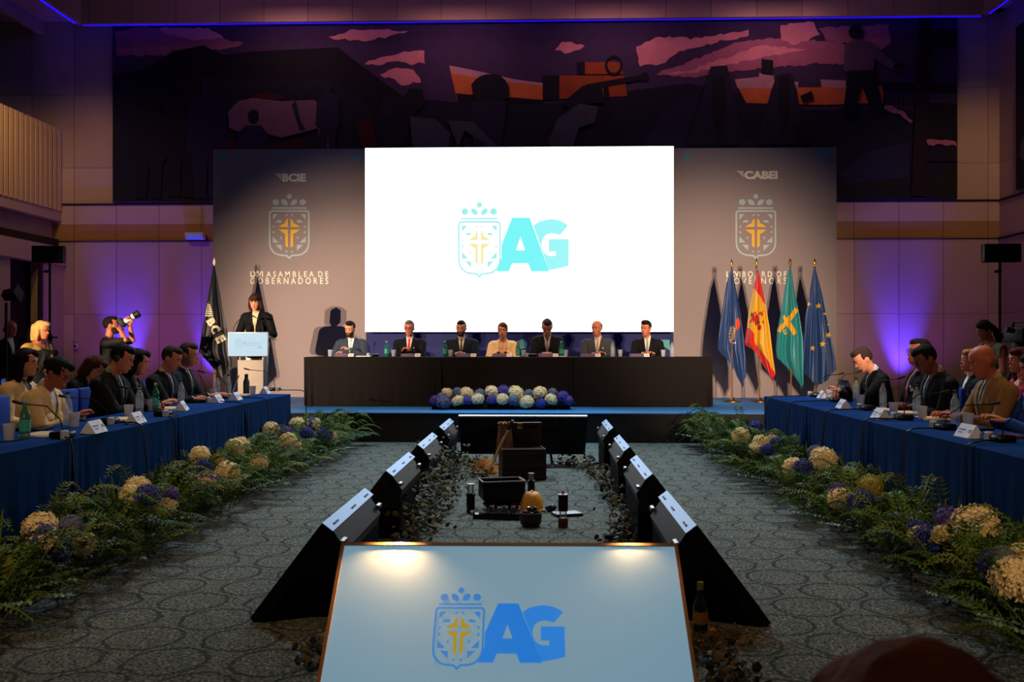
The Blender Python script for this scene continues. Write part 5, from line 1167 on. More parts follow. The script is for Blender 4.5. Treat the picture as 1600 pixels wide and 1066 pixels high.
for k in range(3):
    g = 2*PI*k/3+.2; mb = MB(); mb.tube([(-.05, .05, .5), (-.05+.4*math.cos(g), .05+.4*math.sin(g), .012)], .012, 8); mb.build('leg', BLACK, t)
# photographer's camera
Rz = Matrix.Rotation(math.radians(100), 4, 'Z'); e = V(PHL)+(Rz @ V((0, -.185, 1.655)))
t = thing('camera', 'black camera with a long white telephoto lens held by the photographer', 'camera', e, math.radians(100)); Xc = Matrix.Rotation(math.radians(-32), 4, 'X')
mb = MB(); mb.box((0, 0, 0), (.14, .07, .11), 0, Xc, .012); mb.box((0, .01, .065), (.06, .06, .04), 0, Xc, .01); mb.build('camera_body', BLACK, t)
mb = MB(); Xl = Xc @ Matrix.Rotation(PI/2, 4, 'X'); mb.lathe([(.036, .03), (.040, .05), (.040, .13), (.044, .14), (.044, .19)], n=18, X=Xl); mb.build('lens_barrel', mat('white_lens', (214, 206, 196), .4), t)
mb = MB(); mb.lathe([(.0455, .135), (.0455, .155)], n=18, X=Xl, cap=False); mb.lathe([(.045, .19), (.048, .20), (.052, .27), (.048, .27), (.04, .22)], n=18, X=Xl); mb.build('lens_hood', BLACK, t)
# handbag at the photographer's side and the clutch of the blonde woman
q = P(57, HOR, 12.05); t = thing('handbag', 'small black handbag on the arm of the blonde woman', 'bag', (q.x+.27, q.y-.12, 1.02))
mb = MB(); mb.box((0, 0, .13), (.10, .16, .26), 0, None, .03); mb.build('pouch', BLK_CLOTH, t)
mb = MB(); mb.tube([(0, -.06, .25), (-.03, -.04, .36), (-.06, .0, .40), (-.04, .05, .36), (0, .06, .25)], .008, 6); mb.build('strap', BLK_CLOTH, t)
# video camera on tripod at the right edge
q = P(1592, HOR, 10.5); t = thing('video_camera', 'black video camera on a tripod at the right edge', 'video camera', (q.x, q.y, 0), .2)
mb = MB(); mb.box((0, 0, 1.46), (.15, .30, .16), 0, None, .02); mb.build('camera_body', BLACK, t)
mb = MB(); mb.lathe([(.05, 0), (.055, .12), (.07, .14), (.07, .2)], n=14, X=Matrix.Translation((0, -.15, 1.46)) @ Matrix.Rotation(PI/2, 4, 'X')); mb.build('lens', GLOSSB, t)
mb = MB(); mb.tube([(0, -.12, 1.53), (0, -.10, 1.60), (0, .08, 1.60), (0, .10, 1.53)], .014, 8); mb.build('top_handle', BLACK, t)
mb = MB(); mb.tube([(-.10, -.05, 1.50), (-.2, -.05, 1.52)], .03, 8); mb.build('viewfinder', BLACK, t)
mb = MB(); mb.lathe([(.06, 1.26), (.07, 1.30), (.07, 1.36), (.05, 1.39)], n=12); mb.build('tripod_head', BLACK, t)
for k in range(3):
    g = 2*PI*k/3; mb = MB(); mb.tube([(0, 0, 1.28), (.45*math.cos(g), .45*math.sin(g), .012)], .016, 8); mb.build('leg', BLACK, t)
# ------------------------------------------------------------------ flowers and foliage
def frond(mb, o, yaw, L, lift, width, n, droop, mi=0, r_=rnd, tw=0):
    """feather leaf: pairs of narrow leaflets along an arching stem"""
    dx, dy = math.cos(yaw), math.sin(yaw); o = V(o); side = V((-dy, dx, 0))
    def pt(t): return o+V((dx*L*t, dy*L*t, lift*math.sin(min(1, t*1.1)*PI*.62)*L-droop*t*t*L))
    pv = [pt(i/n) for i in range(n+1)]
    mb.tube(pv[::3] if n > 8 else pv, [.0035]*(len(pv[::3]) if n > 8 else len(pv)), 3, mi, None, False)
    for i in range(1, n):
        t = i/n; w = width*math.sin(PI*(.12+.86*t))*(1-.3*t); d = (pv[i+1]-pv[i-1]).normalized(); up = side.cross(d)
        for s in (-1, 1):
            ax = (side*s+d*.55+up*(.25+r_.uniform(-.2, .2))).normalized(); b = pv[i]; hw = d*max(.006, w*.13)
            m_ = b+ax*w*.5+up*.01; mb.add([b, m_+hw, b+ax*w-up*w*.12, m_-hw], [(0, 1, 2, 3)], mi)
def sprig(mb, o, yaw, L, rise, n, rl, mi=0, r_=rnd):
    """stem with small round leaves"""
    d = V((math.cos(yaw), math.sin(yaw), 0)); o = V(o); side = V((-d.y, d.x, 0))
    def pt(t): return o+d*L*t+V((0, 0, rise*t*L-.5*abs(rise)*t*t*L*.9))
    pv = [pt(i/n) for i in range(n+1)]; mb.tube(pv, .003, 3, mi, None, False)
    for i in range(1, n+1):
        for s in (-1, 1):
            c = pv[i]+side*s*rl*1.1; a = V((r_.uniform(-1, 1), r_.uniform(-1, 1), r_.uniform(.3, 1.2))).normalized(); e = a.cross(d+side*.3).normalized()*rl; f = a.cross(e).normalized()*rl*.72
            mb.add([c+e, c+f*.9+e*.4, c+f*.9-e*.4, c-e, c-f*.9-e*.4, c-f*.9+e*.4], [(0, 1, 2, 3, 4, 5)], mi)
def blade(mb, o, yaw, L, lean, w_, mi=0):
    d = V((math.cos(yaw), math.sin(yaw), 0)); side = V((-d.y, d.x, 0)); o = V(o); vs = []
    for k in range(6):
        t = k/5; p = o+d*lean*L*t*t+V((0, 0, L*t*(1-.25*t*lean))); ww = w_*math.sin(PI*(.2+.78*t)); vs += [p+side*ww, p-side*ww]
    mb.add(vs, [(2*k, 2*k+1, 2*k+3, 2*k+2) for k in range(5)], mi)
def bloom_mesh(name, mats, seed, florets=120):
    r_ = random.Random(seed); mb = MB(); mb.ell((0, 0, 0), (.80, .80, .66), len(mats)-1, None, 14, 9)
    for i in range(florets):
        z = 1-2*(i+.5)/florets
        if z < -.75: continue
        g = i*2.39996+r_.uniform(-.15, .15); q = math.sqrt(1-z*z); n = V((q*math.cos(g), q*math.sin(g), z*.86)).normalized(); c = V((q*math.cos(g), q*math.sin(g), z*.86))*r_.uniform(.84, 1.04)
        a = n.orthogonal().normalized(); a.rotate(Matrix.Rotation(r_.uniform(0, PI), 3, n)); b = n.cross(a); R_ = r_.uniform(.17, .22); mi = r_.randrange(max(1, len(mats)-1))
        for k in range(4):
            t = k*PI/2; e = a*math.cos(t)+b*math.sin(t); f = a*math.cos(t+PI/2)+b*math.sin(t+PI/2)
            mb.add([c, c+(e*.62+f*.42)*R_+n*.03, c+e*R_*1.15+n*r_.uniform(.03, .12), c+(e*.62-f*.42)*R_+n*.03], [(0, 1, 2, 3)], mi)
    me = bpy.data.meshes.new(name); me.from_pydata(mb.v, [], mb.f)
    for m in mats: me.materials.append(m)
    me.polygons.foreach_set('material_index', mb.m); me.update(); return me
CRM = [mat('cream_petal', (255, 228, 168), .7, var=.05), mat('ivory_petal', (255, 236, 188), .7, var=.05)]
BLU = [mat('blue_petal', (62, 86, 176), .7, var=.15), mat('violet_petal', (78, 74, 160), .7, var=.15), mat('deep_blue_petal', (44, 60, 140), .7, var=.15)]
MIX = [BLU[1], CRM[0], mat('mauve_petal', (150, 136, 150), .7)]
PUR = [mat('purple_petal', (92, 70, 150), .7), mat('lilac_petal', (110, 96, 160), .7)]
GRN = [mat('green_petal', (170, 160, 70), .7), CRM[0]]
GRY = [mat('grey_blue_petal', (110, 118, 150), .7), mat('grey_green_petal', (122, 130, 120), .7)]
BM = {k: [bloom_mesh('hydrangea_'+k, m, s, 150) for s in (1, 2)] for k, m in (('c', CRM+[mat('cream_shadow', (214, 182, 120), .8)]), ('b', BLU+[mat('blue_shadow', (26, 34, 84), .8)]), ('m', MIX), ('p', PUR), ('g', GRN), ('y', GRY))}  # cream and blue cores coloured darker as shade between the florets
FERN = [mat('fern_green', (82, 114, 40), .6, var=.35, scale=7), mat('dark_fern_green', (46, 74, 34), .6, var=.3, scale=7), mat('olive_fern', (112, 126, 46), .6, var=.3, scale=7)]
EUCA = mat('pale_eucalyptus', (120, 160, 140), .55, var=.2, scale=9); GRASS = mat('broad_leaf_green', (84, 112, 52), .5, var=.25, scale=6)
LF = mat('leafy_green', (58, 76, 34), .55, var=.35, scale=9)
def arrangement(label, c, hw, hl, n_fern, seed, group, inner):
    """bank of ferns on the floor; inner = +1/-1 is the side towards the aisle"""
    r_ = random.Random(seed); t = thing('flower_arrangement', label, 'flower arrangement', c, 0, group)
    mb = MB()
    for i in range(n_fern):
        x, y = r_.uniform(-hw*.75, hw*.6)*inner, r_.uniform(-hl, hl); out = r_.random()
        yaw = (0 if inner > 0 else PI)+r_.gauss(0, .9) if out < .68 else r_.uniform(0, 6.28)
        if out >= .82: yaw = PI/2*r_.choice((-1, 1))+r_.gauss(0, .4)
        L = r_.uniform(.28, .54)*(1 if out < .68 else .8)
        if math.cos(yaw)*inner < -.2: L *= .45
        zb = r_.uniform(.02, .17); frond(mb, (x, y, zb), yaw, L, r_.uniform(.35, 1.05), r_.uniform(.06, .11), 20, r_.uniform(.1, .42)*(zb/.17+.25), r_.choice((0, 0, 0, 1, 1, 2)), r_)
    for p in range(len(mb.v)):
        q = mb.v[p]
        if q[2] < .006: mb.v[p] = (q[0], q[1], .006+abs(q[2])*.02)
    mb.build('fern_foliage', FERN, t, smooth=False)
    mb = MB()
    for i in range(26):
        x, y = r_.uniform(-hw*.6, hw*.7)*inner, r_.uniform(-hl, hl); sprig(mb, (x, y, r_.uniform(.03, .2)), r_.uniform(0, 6.28), r_.uniform(.12, .24), r_.uniform(.2, .8), 9, r_.uniform(.012, .018), 0, r_)
    mb.build('leaf_sprigs', LF, t, smooth=False)
    if seed % 2 == 0:
        mb = MB()
        for i in range(5): sprig(mb, (r_.uniform(0, hw*.6)*inner, r_.uniform(-hl*.7, hl*.7), .12), (0 if inner > 0 else PI)+r_.gauss(0, .7), r_.uniform(.25, .42), r_.uniform(.1, .5), 14, .013, 0, r_)
        for p in range(len(mb.v)):
            q = mb.v[p]
            if q[2] < .008: mb.v[p] = (q[0], q[1], .008)
        mb.build('eucalyptus_sprigs', EUCA, t, smooth=False)
    mb = MB()
    for i in range(7):
        x, y = -r_.uniform(.1, hw*.6)*inner, r_.uniform(-hl, hl)
        for k in range(3): blade(mb, (x, y, .05), r_.uniform(0, 6.28), r_.uniform(.25, .46), r_.uniform(.1, .35), .018)
    mb.build('upright_leaves', GRASS, t, smooth=False)
    mb = MB(); mb.box((-.12*inner, 0, .025), (hw*.6, hl*1.7, .05), 0, None, .02); mb.build('tray', M((22, 30, 16), .9), t)
    return t
ordn = ['nearest the camera', 'second from the camera', 'third from the camera', 'fourth from the camera', 'fifth from the camera', 'sixth from the camera', 'seventh from the camera', 'eighth from the camera', 'by the stage']
AL, AR = [], []
YA = [4.35+.98*i for i in range(9)]
for i, y in enumerate(YA):
    AL.append(arrangement('bank of ferns with cream and blue hydrangeas under the left tables, '+ordn[i], (-2.72+(.0 if y < 11 else -.05), y, 0), .44, .52, 66, 100+i, 'flower banks along the left tables', 1))
    AR.append(arrangement('bank of ferns with cream and blue hydrangeas under the right tables, '+ordn[i], (2.31, y, 0), .42, .52, 66, 200+i, 'flower banks along the right tables', -1))
def bloom(arr, u, v, X, r, kind, zlim=.42):
    s = 1 if X > 0 else -1; p = PX(u, v, X)
    for _ in range(30):
        if p.z <= zlim: break
        X += .02*s; p = PX(u, v, X)
    for _ in range(30):
        if p.z >= .10: break
        X -= .02*s; p = PX(u, v, X)
    a = min(arr, key=lambda t: abs(t.location.y-p.y)); o = bpy.data.objects.new('hydrangea_bloom', rnd.choice(BM[kind])); COL.objects.link(o); o.parent = a
    o.location = p-a.location; o.scale = (r, r, r); o.rotation_euler = (rnd.uniform(-.5, .5), rnd.uniform(-.5, .5), rnd.uniform(0, 6))
    mb = MB(); e = V(a.location)-p; mb.tube([(0, 0, -r*.5), (e.x*.3, e.y*.1, -(p.z-.06)*.6), (e.x*.6, e.y*.25, -(p.z-.05))], .005, 5); q = mb.build('stem', FERN[1], a); q.location = o.location
for u, v, k, r in ((65, 826, 'c', .085), (68, 838, 'm', .07), (87, 863, 'b', .07), (133, 851, 'c', .06), (112, 823, 'y', .06), (215, 762, 'c', .075), (203, 772, 'c', .06), (231, 776, 'b', .075), (266, 777, 'p', .06), (261, 792, 'c', .06), (237, 798, 'g', .045),
                   (312, 713, 'c', .085), (318, 731, 'b', .065), (323, 754, 'm', .085), (355, 738, 'c', .085), (360, 748, 'c', .08), (367, 699, 'c', .08), (376, 696, 'c', .08), (404, 721, 'c', .075), (424, 672, 'c', .09), (448, 678, 'p', .08), (465, 664, 'c', .09), (489, 664, 'm', .09), (450, 689, 'c', .08), (457, 697, 'c', .08), (459, 706, 'y', .07), (480, 678, 'b', .07), (507, 682, 'b', .09), (516, 684, 'c', .08), (342, 718, 'g', .06)):
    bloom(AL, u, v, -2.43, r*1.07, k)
for u, v, k, r in ((1157, 681, 'c', .085), (1180, 669, 'b', .085), (1189, 692, 'c', .075), (1181, 702, 'c', .065), (1206, 688, 'c', .07), (1214, 692, 'b', .06), (1199, 704, 'b', .06), (1240, 731, 'c', .085), (1255, 732, 'b', .075), (1287, 718, 'c', .10), (1275, 708, 'y', .07), (1315, 780, 'c', .085), (1345, 783, 'b', .075), (1312, 767, 'p', .06), (1360, 759, 'g', .075),
                   (1433, 828, 'b', .055), (1440, 842, 'c', .07), (1456, 845, 'b', .085), (1472, 836, 'c', .05), (1484, 815, 'p', .08), (1523, 820, 'c', .105), (1545, 824, 'c', .06), (1558, 883, 'b', .075), (1565, 872, 'y', .05), (1592, 908, 'c', .105), (1596, 866, 'c', .05)):
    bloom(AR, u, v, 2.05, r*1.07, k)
# flower row on the stage in front of the head table
t = thing('flower_arrangement', 'long low row of cream and purple hydrangeas on the stage before the head table', 'flower arrangement', (P(783, HOR, 13.75).x, 13.75, ST)); o = t.location
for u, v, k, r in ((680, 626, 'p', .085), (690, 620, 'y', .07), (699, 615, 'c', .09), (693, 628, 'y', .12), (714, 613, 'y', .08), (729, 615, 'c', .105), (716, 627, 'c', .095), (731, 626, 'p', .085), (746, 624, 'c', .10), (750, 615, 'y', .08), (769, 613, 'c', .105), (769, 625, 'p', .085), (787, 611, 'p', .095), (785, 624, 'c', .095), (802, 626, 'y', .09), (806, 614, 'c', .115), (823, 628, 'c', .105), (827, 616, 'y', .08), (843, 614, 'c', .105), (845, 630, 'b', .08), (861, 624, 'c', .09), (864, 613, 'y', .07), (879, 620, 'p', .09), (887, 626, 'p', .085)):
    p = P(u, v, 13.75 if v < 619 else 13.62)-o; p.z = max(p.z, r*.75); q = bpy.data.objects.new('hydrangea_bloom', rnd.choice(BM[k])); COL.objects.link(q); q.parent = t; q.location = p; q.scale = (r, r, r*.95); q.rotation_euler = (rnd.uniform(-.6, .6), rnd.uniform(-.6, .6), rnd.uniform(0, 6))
mb = MB()
for i in range(60): sprig(mb, (rnd.uniform(-1, 1), rnd.uniform(-.12, .08), .05), rnd.uniform(0, 6.28), rnd.uniform(.08, .16), rnd.uniform(.2, .9), 6, .016)
mb.build('leaf_sprigs', mat('dark_sprigs', (26, 34, 22), .7), t, smooth=False)
mb = MB(); mb.box((0, 0, .03), (2.0, .22, .06), 0, None, .015); mb.build('tray', M((16, 20, 14), .9), t)

# ivy garlands along the monitors
IVY = [mat('olive_leaf', (62, 64, 26), .6, var=.4, scale=11), mat('yellow_leaf', (104, 88, 38), .6, var=.3, scale=11), mat('dark_leaf', (32, 38, 18), .6, var=.3, scale=11)]
def garland(label, pts, wd, hgt, n, seed, rl=(.014, .030), group='leaf garlands on the carpet', weights=(0, 0, 1, 2, 2)):
    r_ = random.Random(seed); pts = [V(p) for p in pts]; o = sum(pts, V((0, 0, 0)))/len(pts); o.z = 0
    t = thing('leaf_garland', label, 'garland', o, 0, group)
    mb = MB(); mb.tube([p-o+V((r_.uniform(-.03, .03), r_.uniform(-.03, .03), .02)) for p in pts], .008, 5); mb.build('vine', M((60, 44, 24), .8), t)
    mb = MB()
    for i in range(n):
        k = r_.uniform(0, len(pts)-1.001); a = pts[int(k)]; b = pts[int(k)+1]; p = a+(b-a)*(k-int(k))-o+V((r_.gauss(0, wd), r_.gauss(0, wd), .016+abs(r_.gauss(0, hgt))))
        s = r_.uniform(*rl); nn = V((r_.uniform(-.8, .8), r_.uniform(-1, .5), r_.uniform(.3, 1))).normalized(); e = nn.orthogonal().normalized(); e.rotate(Matrix.Rotation(r_.uniform(0, 6.28), 3, nn)); f = nn.cross(e)
        vs = [p+e*s, p+e*s*.35+f*s*.75, p-e*s*.5+f*s*.6, p-e*s*.9, p-e*s*.5-f*s*.6, p+e*s*.35-f*s*.75, p+nn*s*.12]
        mz = min(q.z for q in vs)
        if mz < .004: vs = [q+V((0, 0, .004-mz)) for q in vs]
        mb.add(vs, [(6, j, (j+1) % 6) for j in range(6)], r_.choice(weights))
    mb.build('leaves', IVY, t, smooth=False)
garland('olive leaf garland along the inner side of the left monitor row', [G(640, 850), G(668, 815), G(672, 780), G(690, 755), G(705, 735)], .10, .13, 1900, 5, weights=(0, 0, 1, 2, 2))
garland('olive leaf garland along the inner side of the right monitor row', [G(985, 830), G(975, 795), G(950, 770), G(940, 750), G(925, 738), G(880, 725)], .07, .06, 800, 6)
garland('leaf heap beside the wooden chest towards the left monitors', [G(715, 722), G(735, 730), G(760, 735), G(742, 748)], .07, .05, 420, 7, weights=(1, 1, 0, 2))
garland('small leaf clump between the front monitor and the right row', [G(955, 850), G(990, 845)], .05, .06, 160, 8)
garland('fallen leaves on the carpet at the lower right of the framed monitor', [G(1110, 1010), G(1130, 1045), G(1150, 1060), G(1120, 1075)], .06, .02, 130, 9, (.012, .03))
garland('fallen leaves on the carpet at the lower left of the framed monitor', [G(500, 1000), G(480, 1020), G(490, 1050)], .05, .015, 50, 10, (.014, .03), weights=(1, 1, 0, 2))
garland('leaves trailing behind the framed monitor under the right row', [G(1070, 870), G(1090, 905), G(1110, 940)], .025, .05, 110, 12, (.015, .03))
# straw, corks and the bottle at the front right
o = MB(); base = G(1130, 1005)
for i in range(420):
    a = V((rnd.gauss(0, .10), rnd.gauss(0, .08), .006+abs(rnd.gauss(0, .012)))); g = rnd.uniform(0, 6.28); L = rnd.uniform(.04, .12); o.tube([a, a+V((math.cos(g)*L, math.sin(g)*L, rnd.uniform(0, .012)))], .0016, 3, 0, None, False)
o = o.build('straw', mat('dry_straw', (120, 90, 48), .8, var=.3), loc=(base.x, base.y, 0), smooth=False); tag(o, 'scattered dry straw on the carpet beside the green bottle', 'straw', kind='stuff')
b0 = G(1096, 996); t = thing('wine_bottle', 'dark green bottle with a gold label leaning behind the framed monitor', 'bottle', (b0.x, b0.y+.03, 0.0))
mb = MB(); mb.lathe([(.032, 0), (.035, .01), (.035, .13), (.028, .155), (.0145, .185), (.0125, .232), (.015, .234), (.015, .246), (.012, .247)], n=20); mb.build('glass_body', mat('dark_green_glass', (14, 44, 16), .08, spec=.9), t)
mb = MB(); mb.lathe([(.0356, .06), (.0356, .115)], n=20, cap=False); mb.build('paper_label', mat('gold_label', (196, 140, 50), .5), t)
mb = MB(); mb.lathe([(.0155, .215), (.0158, .249), (.010, .251)], n=14); mb.build('cap', M((150, 160, 90), .4), t)
for k, (u, v) in enumerate(((1095, 1008), (1103, 1004), (1112, 990))):
    p = G(u, v); mb = MB(); mb.capsule((-.014, 0, .012), (.014, 0, .012), .0115, None, 10); q = mb.build('cork', mat('cork_brown', (206, 140, 90), .8), loc=(p.x, p.y, 0), rot=(0, 0, .5)); tag(q, 'small cork on the carpet by the green bottle, '+('closest to the monitor', 'middle one', 'farthest right')[k], 'cork', 'corks')

# ------------------------------------------------------------------ regional objects in the middle
WOODD = mat('dark_wood', (44, 28, 20), .6, var=.3, scale=12, bump=.2); WOODR = mat('red_wood', (64, 34, 20), .55, var=.3, scale=12)
pc = G(812, 752); t = thing('wooden_chest', 'old dark wooden chest with raised lid and brass latch before the stage monitor', 'chest', (pc.x+.02, pc.y+.20, 0), math.radians(9))
mb = MB(); W_, D_, H_ = .44, .34, .31
for a, b in (((-W_/2, -D_/2, 0), (W_/2, -D_/2+.018, H_)), ((-W_/2, D_/2-.018, 0), (W_/2, D_/2, H_)), ((-W_/2, -D_/2+.018, 0), (-W_/2+.018, D_/2-.018, H_)), ((W_/2-.018, -D_/2+.018, 0), (W_/2, D_/2-.018, H_)), ((-W_/2+.018, -D_/2+.018, .0), (W_/2-.018, D_/2-.018, .02))): mb.bx(a, b)
mb.build('box', WOODD, t, smooth=False)
for z in (.03, .15, .27): mb = MB(); mb.bx((-W_/2-.004, -D_/2-.006, z-.014), (W_/2+.004, -D_/2, z+.014)); mb.build('wood_batten', WOODR, t, smooth=False)
mb = MB(); mb.bx((-W_/2, D_/2-.01, H_+.01), (W_/2, D_/2+.05, H_+.235), 0, .006); mb.build('lid', WOODD, t)
mb = MB(); mb.bx((-W_/2-.006, D_/2-.022, H_+.215), (W_/2+.006, D_/2+.055, H_+.24), 0, .004); mb.build('lid_rim', WOODR, t)
mb = MB(); mb.bx((-.03, D_/2-.035, H_+.175), (.025, D_/2-.02, H_+.235), 0, .004); mb.build('latch', GOLD, t)
mb = MB(); mb.bx((-W_/2+.02, -D_/2+.02, H_-.02), (W_/2-.02, D_/2-.02, H_-.012)); mb.build('inner_tray', WOODD, t, smooth=False)
# net over the left end of the lid
NETM = mat('brown_net', (176, 120, 70), .8); c0 = P(790, HOR, pc.y+.33)
mb = MB(); nx, nz = 9, 12
def npnt(i, j):
    t_ = j/nz; return V(((i/nx-.5)*(.12+.10*t_), -.03-.10*t_+.02*math.sin(i*1.7), .565-.42*t_-.012*math.cos(i*2.1)))
for j in range(nz):
    for i in range(nx):
        mb.tube([npnt(i, j), npnt(i+1, j+1)], .0018, 3, 0, None, False); mb.tube([npnt(i+1, j), npnt(i, j+1)], .0018, 3, 0, None, False)
for i in range(nx): mb.tube([npnt(i, 0), npnt(i+1, 0)], .010, 6)
q = mb.build('fishing_net', NETM, loc=(c0.x, c0.y-.17, 0), smooth=False); tag(q, 'brown fishing net draped over the left end of the chest', 'net')
a = G(762, 742, .0); b = P(801, 657, pc.y+.03); mb = MB(); mb.tube([(0, 0, .012), b*.62-a*.62+V((0, 0, .012)), (b-a)*.85], [.010, .012, .012], 8); mb.tube([(b-a)*.84, b-a], .017, 8, 1); q = mb.build('walking_stick', [mat('pale_stick', (250, 206, 150), .5), WOODD], loc=a); tag(q, 'pale wooden stick leaning against the left side of the chest', 'stick')
hb = G(757, 742); mb = MB(); r_ = random.Random(3)
for i in range(900):
    g = r_.uniform(0, 6.28); a = V((r_.gauss(0, .065), r_.gauss(0, .05), 0)); a.z = .012+max(0, .16-abs(a.x)*1.2-abs(a.y))*r_.random(); L = r_.uniform(.03, .09); mb.tube([a, a+V((math.cos(g)*L, math.sin(g)*L*.6, r_.uniform(-.01, .05)))], .0022, 3, 0, None, False)
for i, p in enumerate(mb.v):
    if p[2] < .003: mb.v[i] = (p[0], p[1], .003)
q = mb.build('straw_bundle', mat('golden_straw', (214, 156, 84), .7, var=.3), loc=(hb.x, hb.y+.06, 0), smooth=False); tag(q, 'golden heap of straw left of the wooden chest', 'straw')
spot('display_spot', (hb.x-1.2, hb.y-.5, 2.2), (hb.x, hb.y, .15), 30, (1.0, .62, .28), 22, .8, .03)
a = G(690, 733); b = G(722, 742); mb = MB(); mb.tube([(0, 0, .06), (b-a)*.5+V((0, 0, .07)), b-a+V((0, 0, .03))], .007, 6); q = mb.build('iron_bar', METAL, loc=(a.x, a.y, 0)); tag(q, 'thin metal bar lying among the leaves by the left monitors', 'bar')
# mine cart
pm = G(783, 799); t = thing('mine_cart', 'small black metal mine cart on the carpet in the middle', 'mine cart', (pm.x, pm.y+.10, 0), math.radians(14)); t.scale = (1.12, 1.12, 1.12); s_ = .30; hh = .215
def ring(w_, d_, z): return [(-w_, -d_, z), (w_, -d_, z), (w_, d_, z), (-w_, d_, z)]
mb = MB(); vs = ring(.115, .07, .045)+ring(.155, .10, .09)+ring(.155, .10, hh)+ring(.145, .09, hh)+ring(.14, .085, .07)
fs = [(3, 2, 1, 0)]+[(k*4+i, k*4+(i+1) % 4, k*4+4+(i+1) % 4, k*4+4+i) for k in range(4) for i in range(4)]+[(16, 17, 18, 19)]
mb.add(vs, fs); mb.build('hopper', mat('black_iron', (13, 13, 15), .45, metal=.3), t, smooth=False)
mb = MB()
for i in range(4): a, b = ring(.156, .101, hh)[i], ring(.156, .101, hh)[(i+1) % 4]; mb.tube([a, b], .006, 6)
mb.build('rim', mat('worn_rim', (130, 130, 136), .35, metal=.6), t)
mb = MB(); mb.bx((-.13, -.06, .03), (.13, .06, .047)); mb.build('chassis', BLACK, t, smooth=False)
for sx in (-1, 1):
    for sy in (-1, 1):
        mb = MB(); mb.lathe([(.030, -.008), (.030, .008), (.022, .010)], n=14, X=Matrix.Translation((sx*.08, sy*.085, .030)) @ Matrix.Rotation(PI/2, 4, 'X')); mb.build('wheel', mat('rust_wheel', (70, 44, 28), .6, metal=.4), t)
# dark tray with shiny tools
pt = G(780, 812); t = thing('display_tray', 'low dark shiny tray in front of the mine cart', 'tray', (pt.x, pt.y+.02, 0), math.radians(-8))
mb = MB(); mb.bx((-.205, -.035, 0), (.165, .04, .035), 0, .006); mb.build('board', GLOSSB, t)
mb = MB(); mb.bx((-.205, -.035, .0355), (.165, .04, .037)); mb.build('polished_top', mat('dark_mirror', (40, 44, 52), .12, metal=.9), t, smooth=False)
for k, (x, n_, l_) in enumerate(((-.06, 'metal_cup', 'small polished metal cup on the dark tray, leftmost'), (.04, 'metal_cup', 'small polished metal cup on the dark tray, middle'), (.11, 'metal_cup', 'small polished metal cup on the dark tray, rightmost'))):
    q = Matrix.Rotation(math.radians(-8), 4, 'Z') @ V((x, .0, .037)); mb = MB(); mb.lathe([(.018, 0), (.026, .01), (.024, .045), (.016, .06), (.018, .07)], n=14); o = mb.build(n_, mat('polished_steel', (170, 176, 190), .15, metal=1), loc=(pt.x+q.x, pt.y+.02+q.y, .037)); tag(o, l_, 'cup', 'metal cups')
# yellow helmet
ph = G(831, 801); t = thing('miner_helmet', 'yellow miner helmet lying on the carpet beside the mine cart', 'helmet', (ph.x, ph.y+.08, 0), math.radians(-10)); YH = mat('helmet_yellow', (226, 160, 60), .45, var=.1, scale=8)
mb = MB(); vs = []; nu, nv = 24, 10
for i in range(nv+1):
    a = PI/2*i/nv
    for j in range(nu): g = 2*PI*j/nu; r_h = .094*math.cos(a)**.55 if i < nv else .001; vs.append((r_h*math.cos(g)*1.0, r_h*math.sin(g)*1.15, .02+.135*math.sin(a)))
fs = [(i*nu+j, i*nu+(j+1) % nu, (i+1)*nu+(j+1) % nu, (i+1)*nu+j) for i in range(nv) for j in range(nu)]; mb.add(vs, fs); mb.build('shell', YH, t)
mb = MB(); mb.lathe([(.082, .012), (.104, .008), (.106, .014), (.088, .026)], n=24, cap=False); mb.build('brim', YH, t)
mb = MB(); mb.tube([(.0, -.104*math.cos(a), .02+.142*math.sin(a)) for a in [PI*k/10 for k in range(11)]], .009, 6); mb.build('ridge', YH, t)
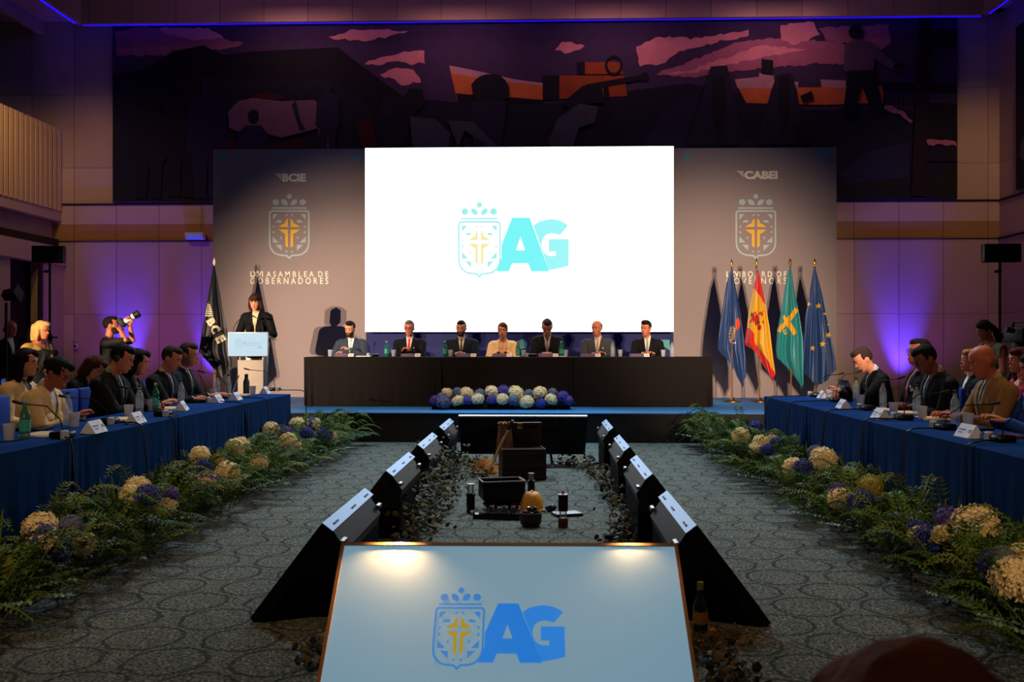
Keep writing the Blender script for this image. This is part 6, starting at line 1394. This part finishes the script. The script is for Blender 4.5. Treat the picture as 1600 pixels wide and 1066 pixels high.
# lamps
def lantern(u, v, label, h, r, kind):
    p = G(u, v); t = thing('miner_lamp', label, 'lamp', (p.x, p.y+r, 0), 0, 'miner lamps')
    if kind == 0:
        mb = MB(); mb.lathe([(r*.9, 0), (r, .01), (r, h*.58), (r*1.15, h*.60), (r*1.15, h*.66), (r*.8, h*.70)], n=16); mb.build('body', mat('lamp_black', (18, 16, 16), .4, metal=.4), t)
        mb = MB(); mb.lathe([(r*.66, h*.70), (r*.70, h*.96), (r*.5, h)], n=14); mb.build('glass', CLEAR, t)
        for k in range(4): g = PI/4+PI/2*k; mb = MB(); mb.tube([(r*.8*math.cos(g), r*.8*math.sin(g), h*.68), (r*.8*math.cos(g), r*.8*math.sin(g), h)], .004, 6); mb.build('rod', METAL, t)
        mb = MB(); mb.lathe([(r*.9, h*.985), (r*.9, h), (r*.3, h*1.01)], n=14); mb.build('cap', METAL, t)
    else:
        mb = MB(); mb.lathe([(r, 0), (r*1.02, .01), (r*1.02, h*.22), (r*.8, h*.26)], n=16); mb.build('base', mat('copper_base', (96, 44, 26), .4, metal=.5), t)
        mb = MB(); mb.lathe([(r*.62, h*.25), (r*.62, h*.45)], n=14); mb.build('glass', CLEAR, t)
        mb = MB(); mb.lathe([(r*.98, h*.45), (r*.98, h*.85), (r*.8, h*.88)], n=16); mb.build('bonnet', mat('lamp_bonnet', (30, 22, 22), .45, metal=.4), t)
        mb = MB(); mb.lathe([(r*1.1, h*.88), (r*1.1, h*.90), (r*.3, h*.92), (r*.2, h)], n=16); mb.build('cap', mat('lamp_cap', (170, 150, 150), .3, metal=.7), t)
        for k in range(4): g = PI/4+PI/2*k; mb = MB(); mb.tube([(r*.85*math.cos(g), r*.85*math.sin(g), h*.24), (r*.85*math.cos(g), r*.85*math.sin(g), h*.47)], .004, 6); mb.build('rod', METAL, t)
        mb = MB(); mb.tube([(r*.9, 0, h*.8), (r*1.0, -.02, h*1.0), (r*.6, -.03, h*1.12), (0, -.03, h*1.14)], .003, 5); mb.build('hook', METAL, t)
lantern(735, 803, 'black miner lamp with a glass top left of the mine cart', .235, .034, 0)
lantern(830, 775, 'dark miner lamp standing behind the yellow helmet', .20, .032, 0)
lantern(880, 826, 'miner lamp with copper base and pale cap right of the helmet', .275, .037, 1)
pb_ = G(829, 826); mb = MB(); mb.lathe([(.055, 0), (.076, .02), (.084, .07), (.082, .105), (.074, .105), (.07, .03), (.0, .025)], n=20, cap=False); q = mb.build('basket', mat('dark_wicker', (42, 30, 24), .6, var=.4, scale=30, bump=.6, bscale=120), loc=(pb_.x, pb_.y+.08, 0)); tag(q, 'round dark basket in front of the helmet', 'basket')
r_ = random.Random(9)
for k in range(9):
    a = r_.uniform(0, 6.28); d = .045*math.sqrt(r_.random()); s = r_.uniform(.018, .026); mb = MB(); mb.ell((0, 0, 0), (s, s*.8, s*.75), 0, None, 7, 5)
    q = mb.build('coal_lump', mat('coal', (22, 20, 24), .25, spec=.8) if k == 0 else bpy.data.materials['coal'], loc=(pb_.x+d*math.cos(a), pb_.y+.08+d*math.sin(a), .085+.02*(k % 3)), rot=(r_.uniform(0, 3), r_.uniform(0, 3), 0), smooth=False); tag(q, 'shiny black coal lump heaped in the round basket', 'coal', 'coal in the basket')
pk = G(880, 808); t = thing('picture_board', 'flat dark board with a glossy pale top behind the copper lamp', 'board', (pk.x+.03, pk.y+.07, 0), .35)
mb = MB(); mb.bx((-.11, -.075, 0), (.11, .075, .022), 0, .003); mb.build('board', GLOSSB, t)
mb = MB(); mb.bx((-.10, -.065, .0225), (.10, .065, .024)); mb.build('glossy_top', mat('glossy_print', (120, 140, 160), .12, metal=.6), t, smooth=False)
q = G(855, 803); mb = MB(); mb.ell((0, 0, .03), (.05, .04, .03), 0, None, 9, 6); q = mb.build('coal_stone', bpy.data.materials['coal'], loc=(q.x+.03, q.y+.10, 0), smooth=False); tag(q, 'large black stone between the helmet and the flat board', 'stone')
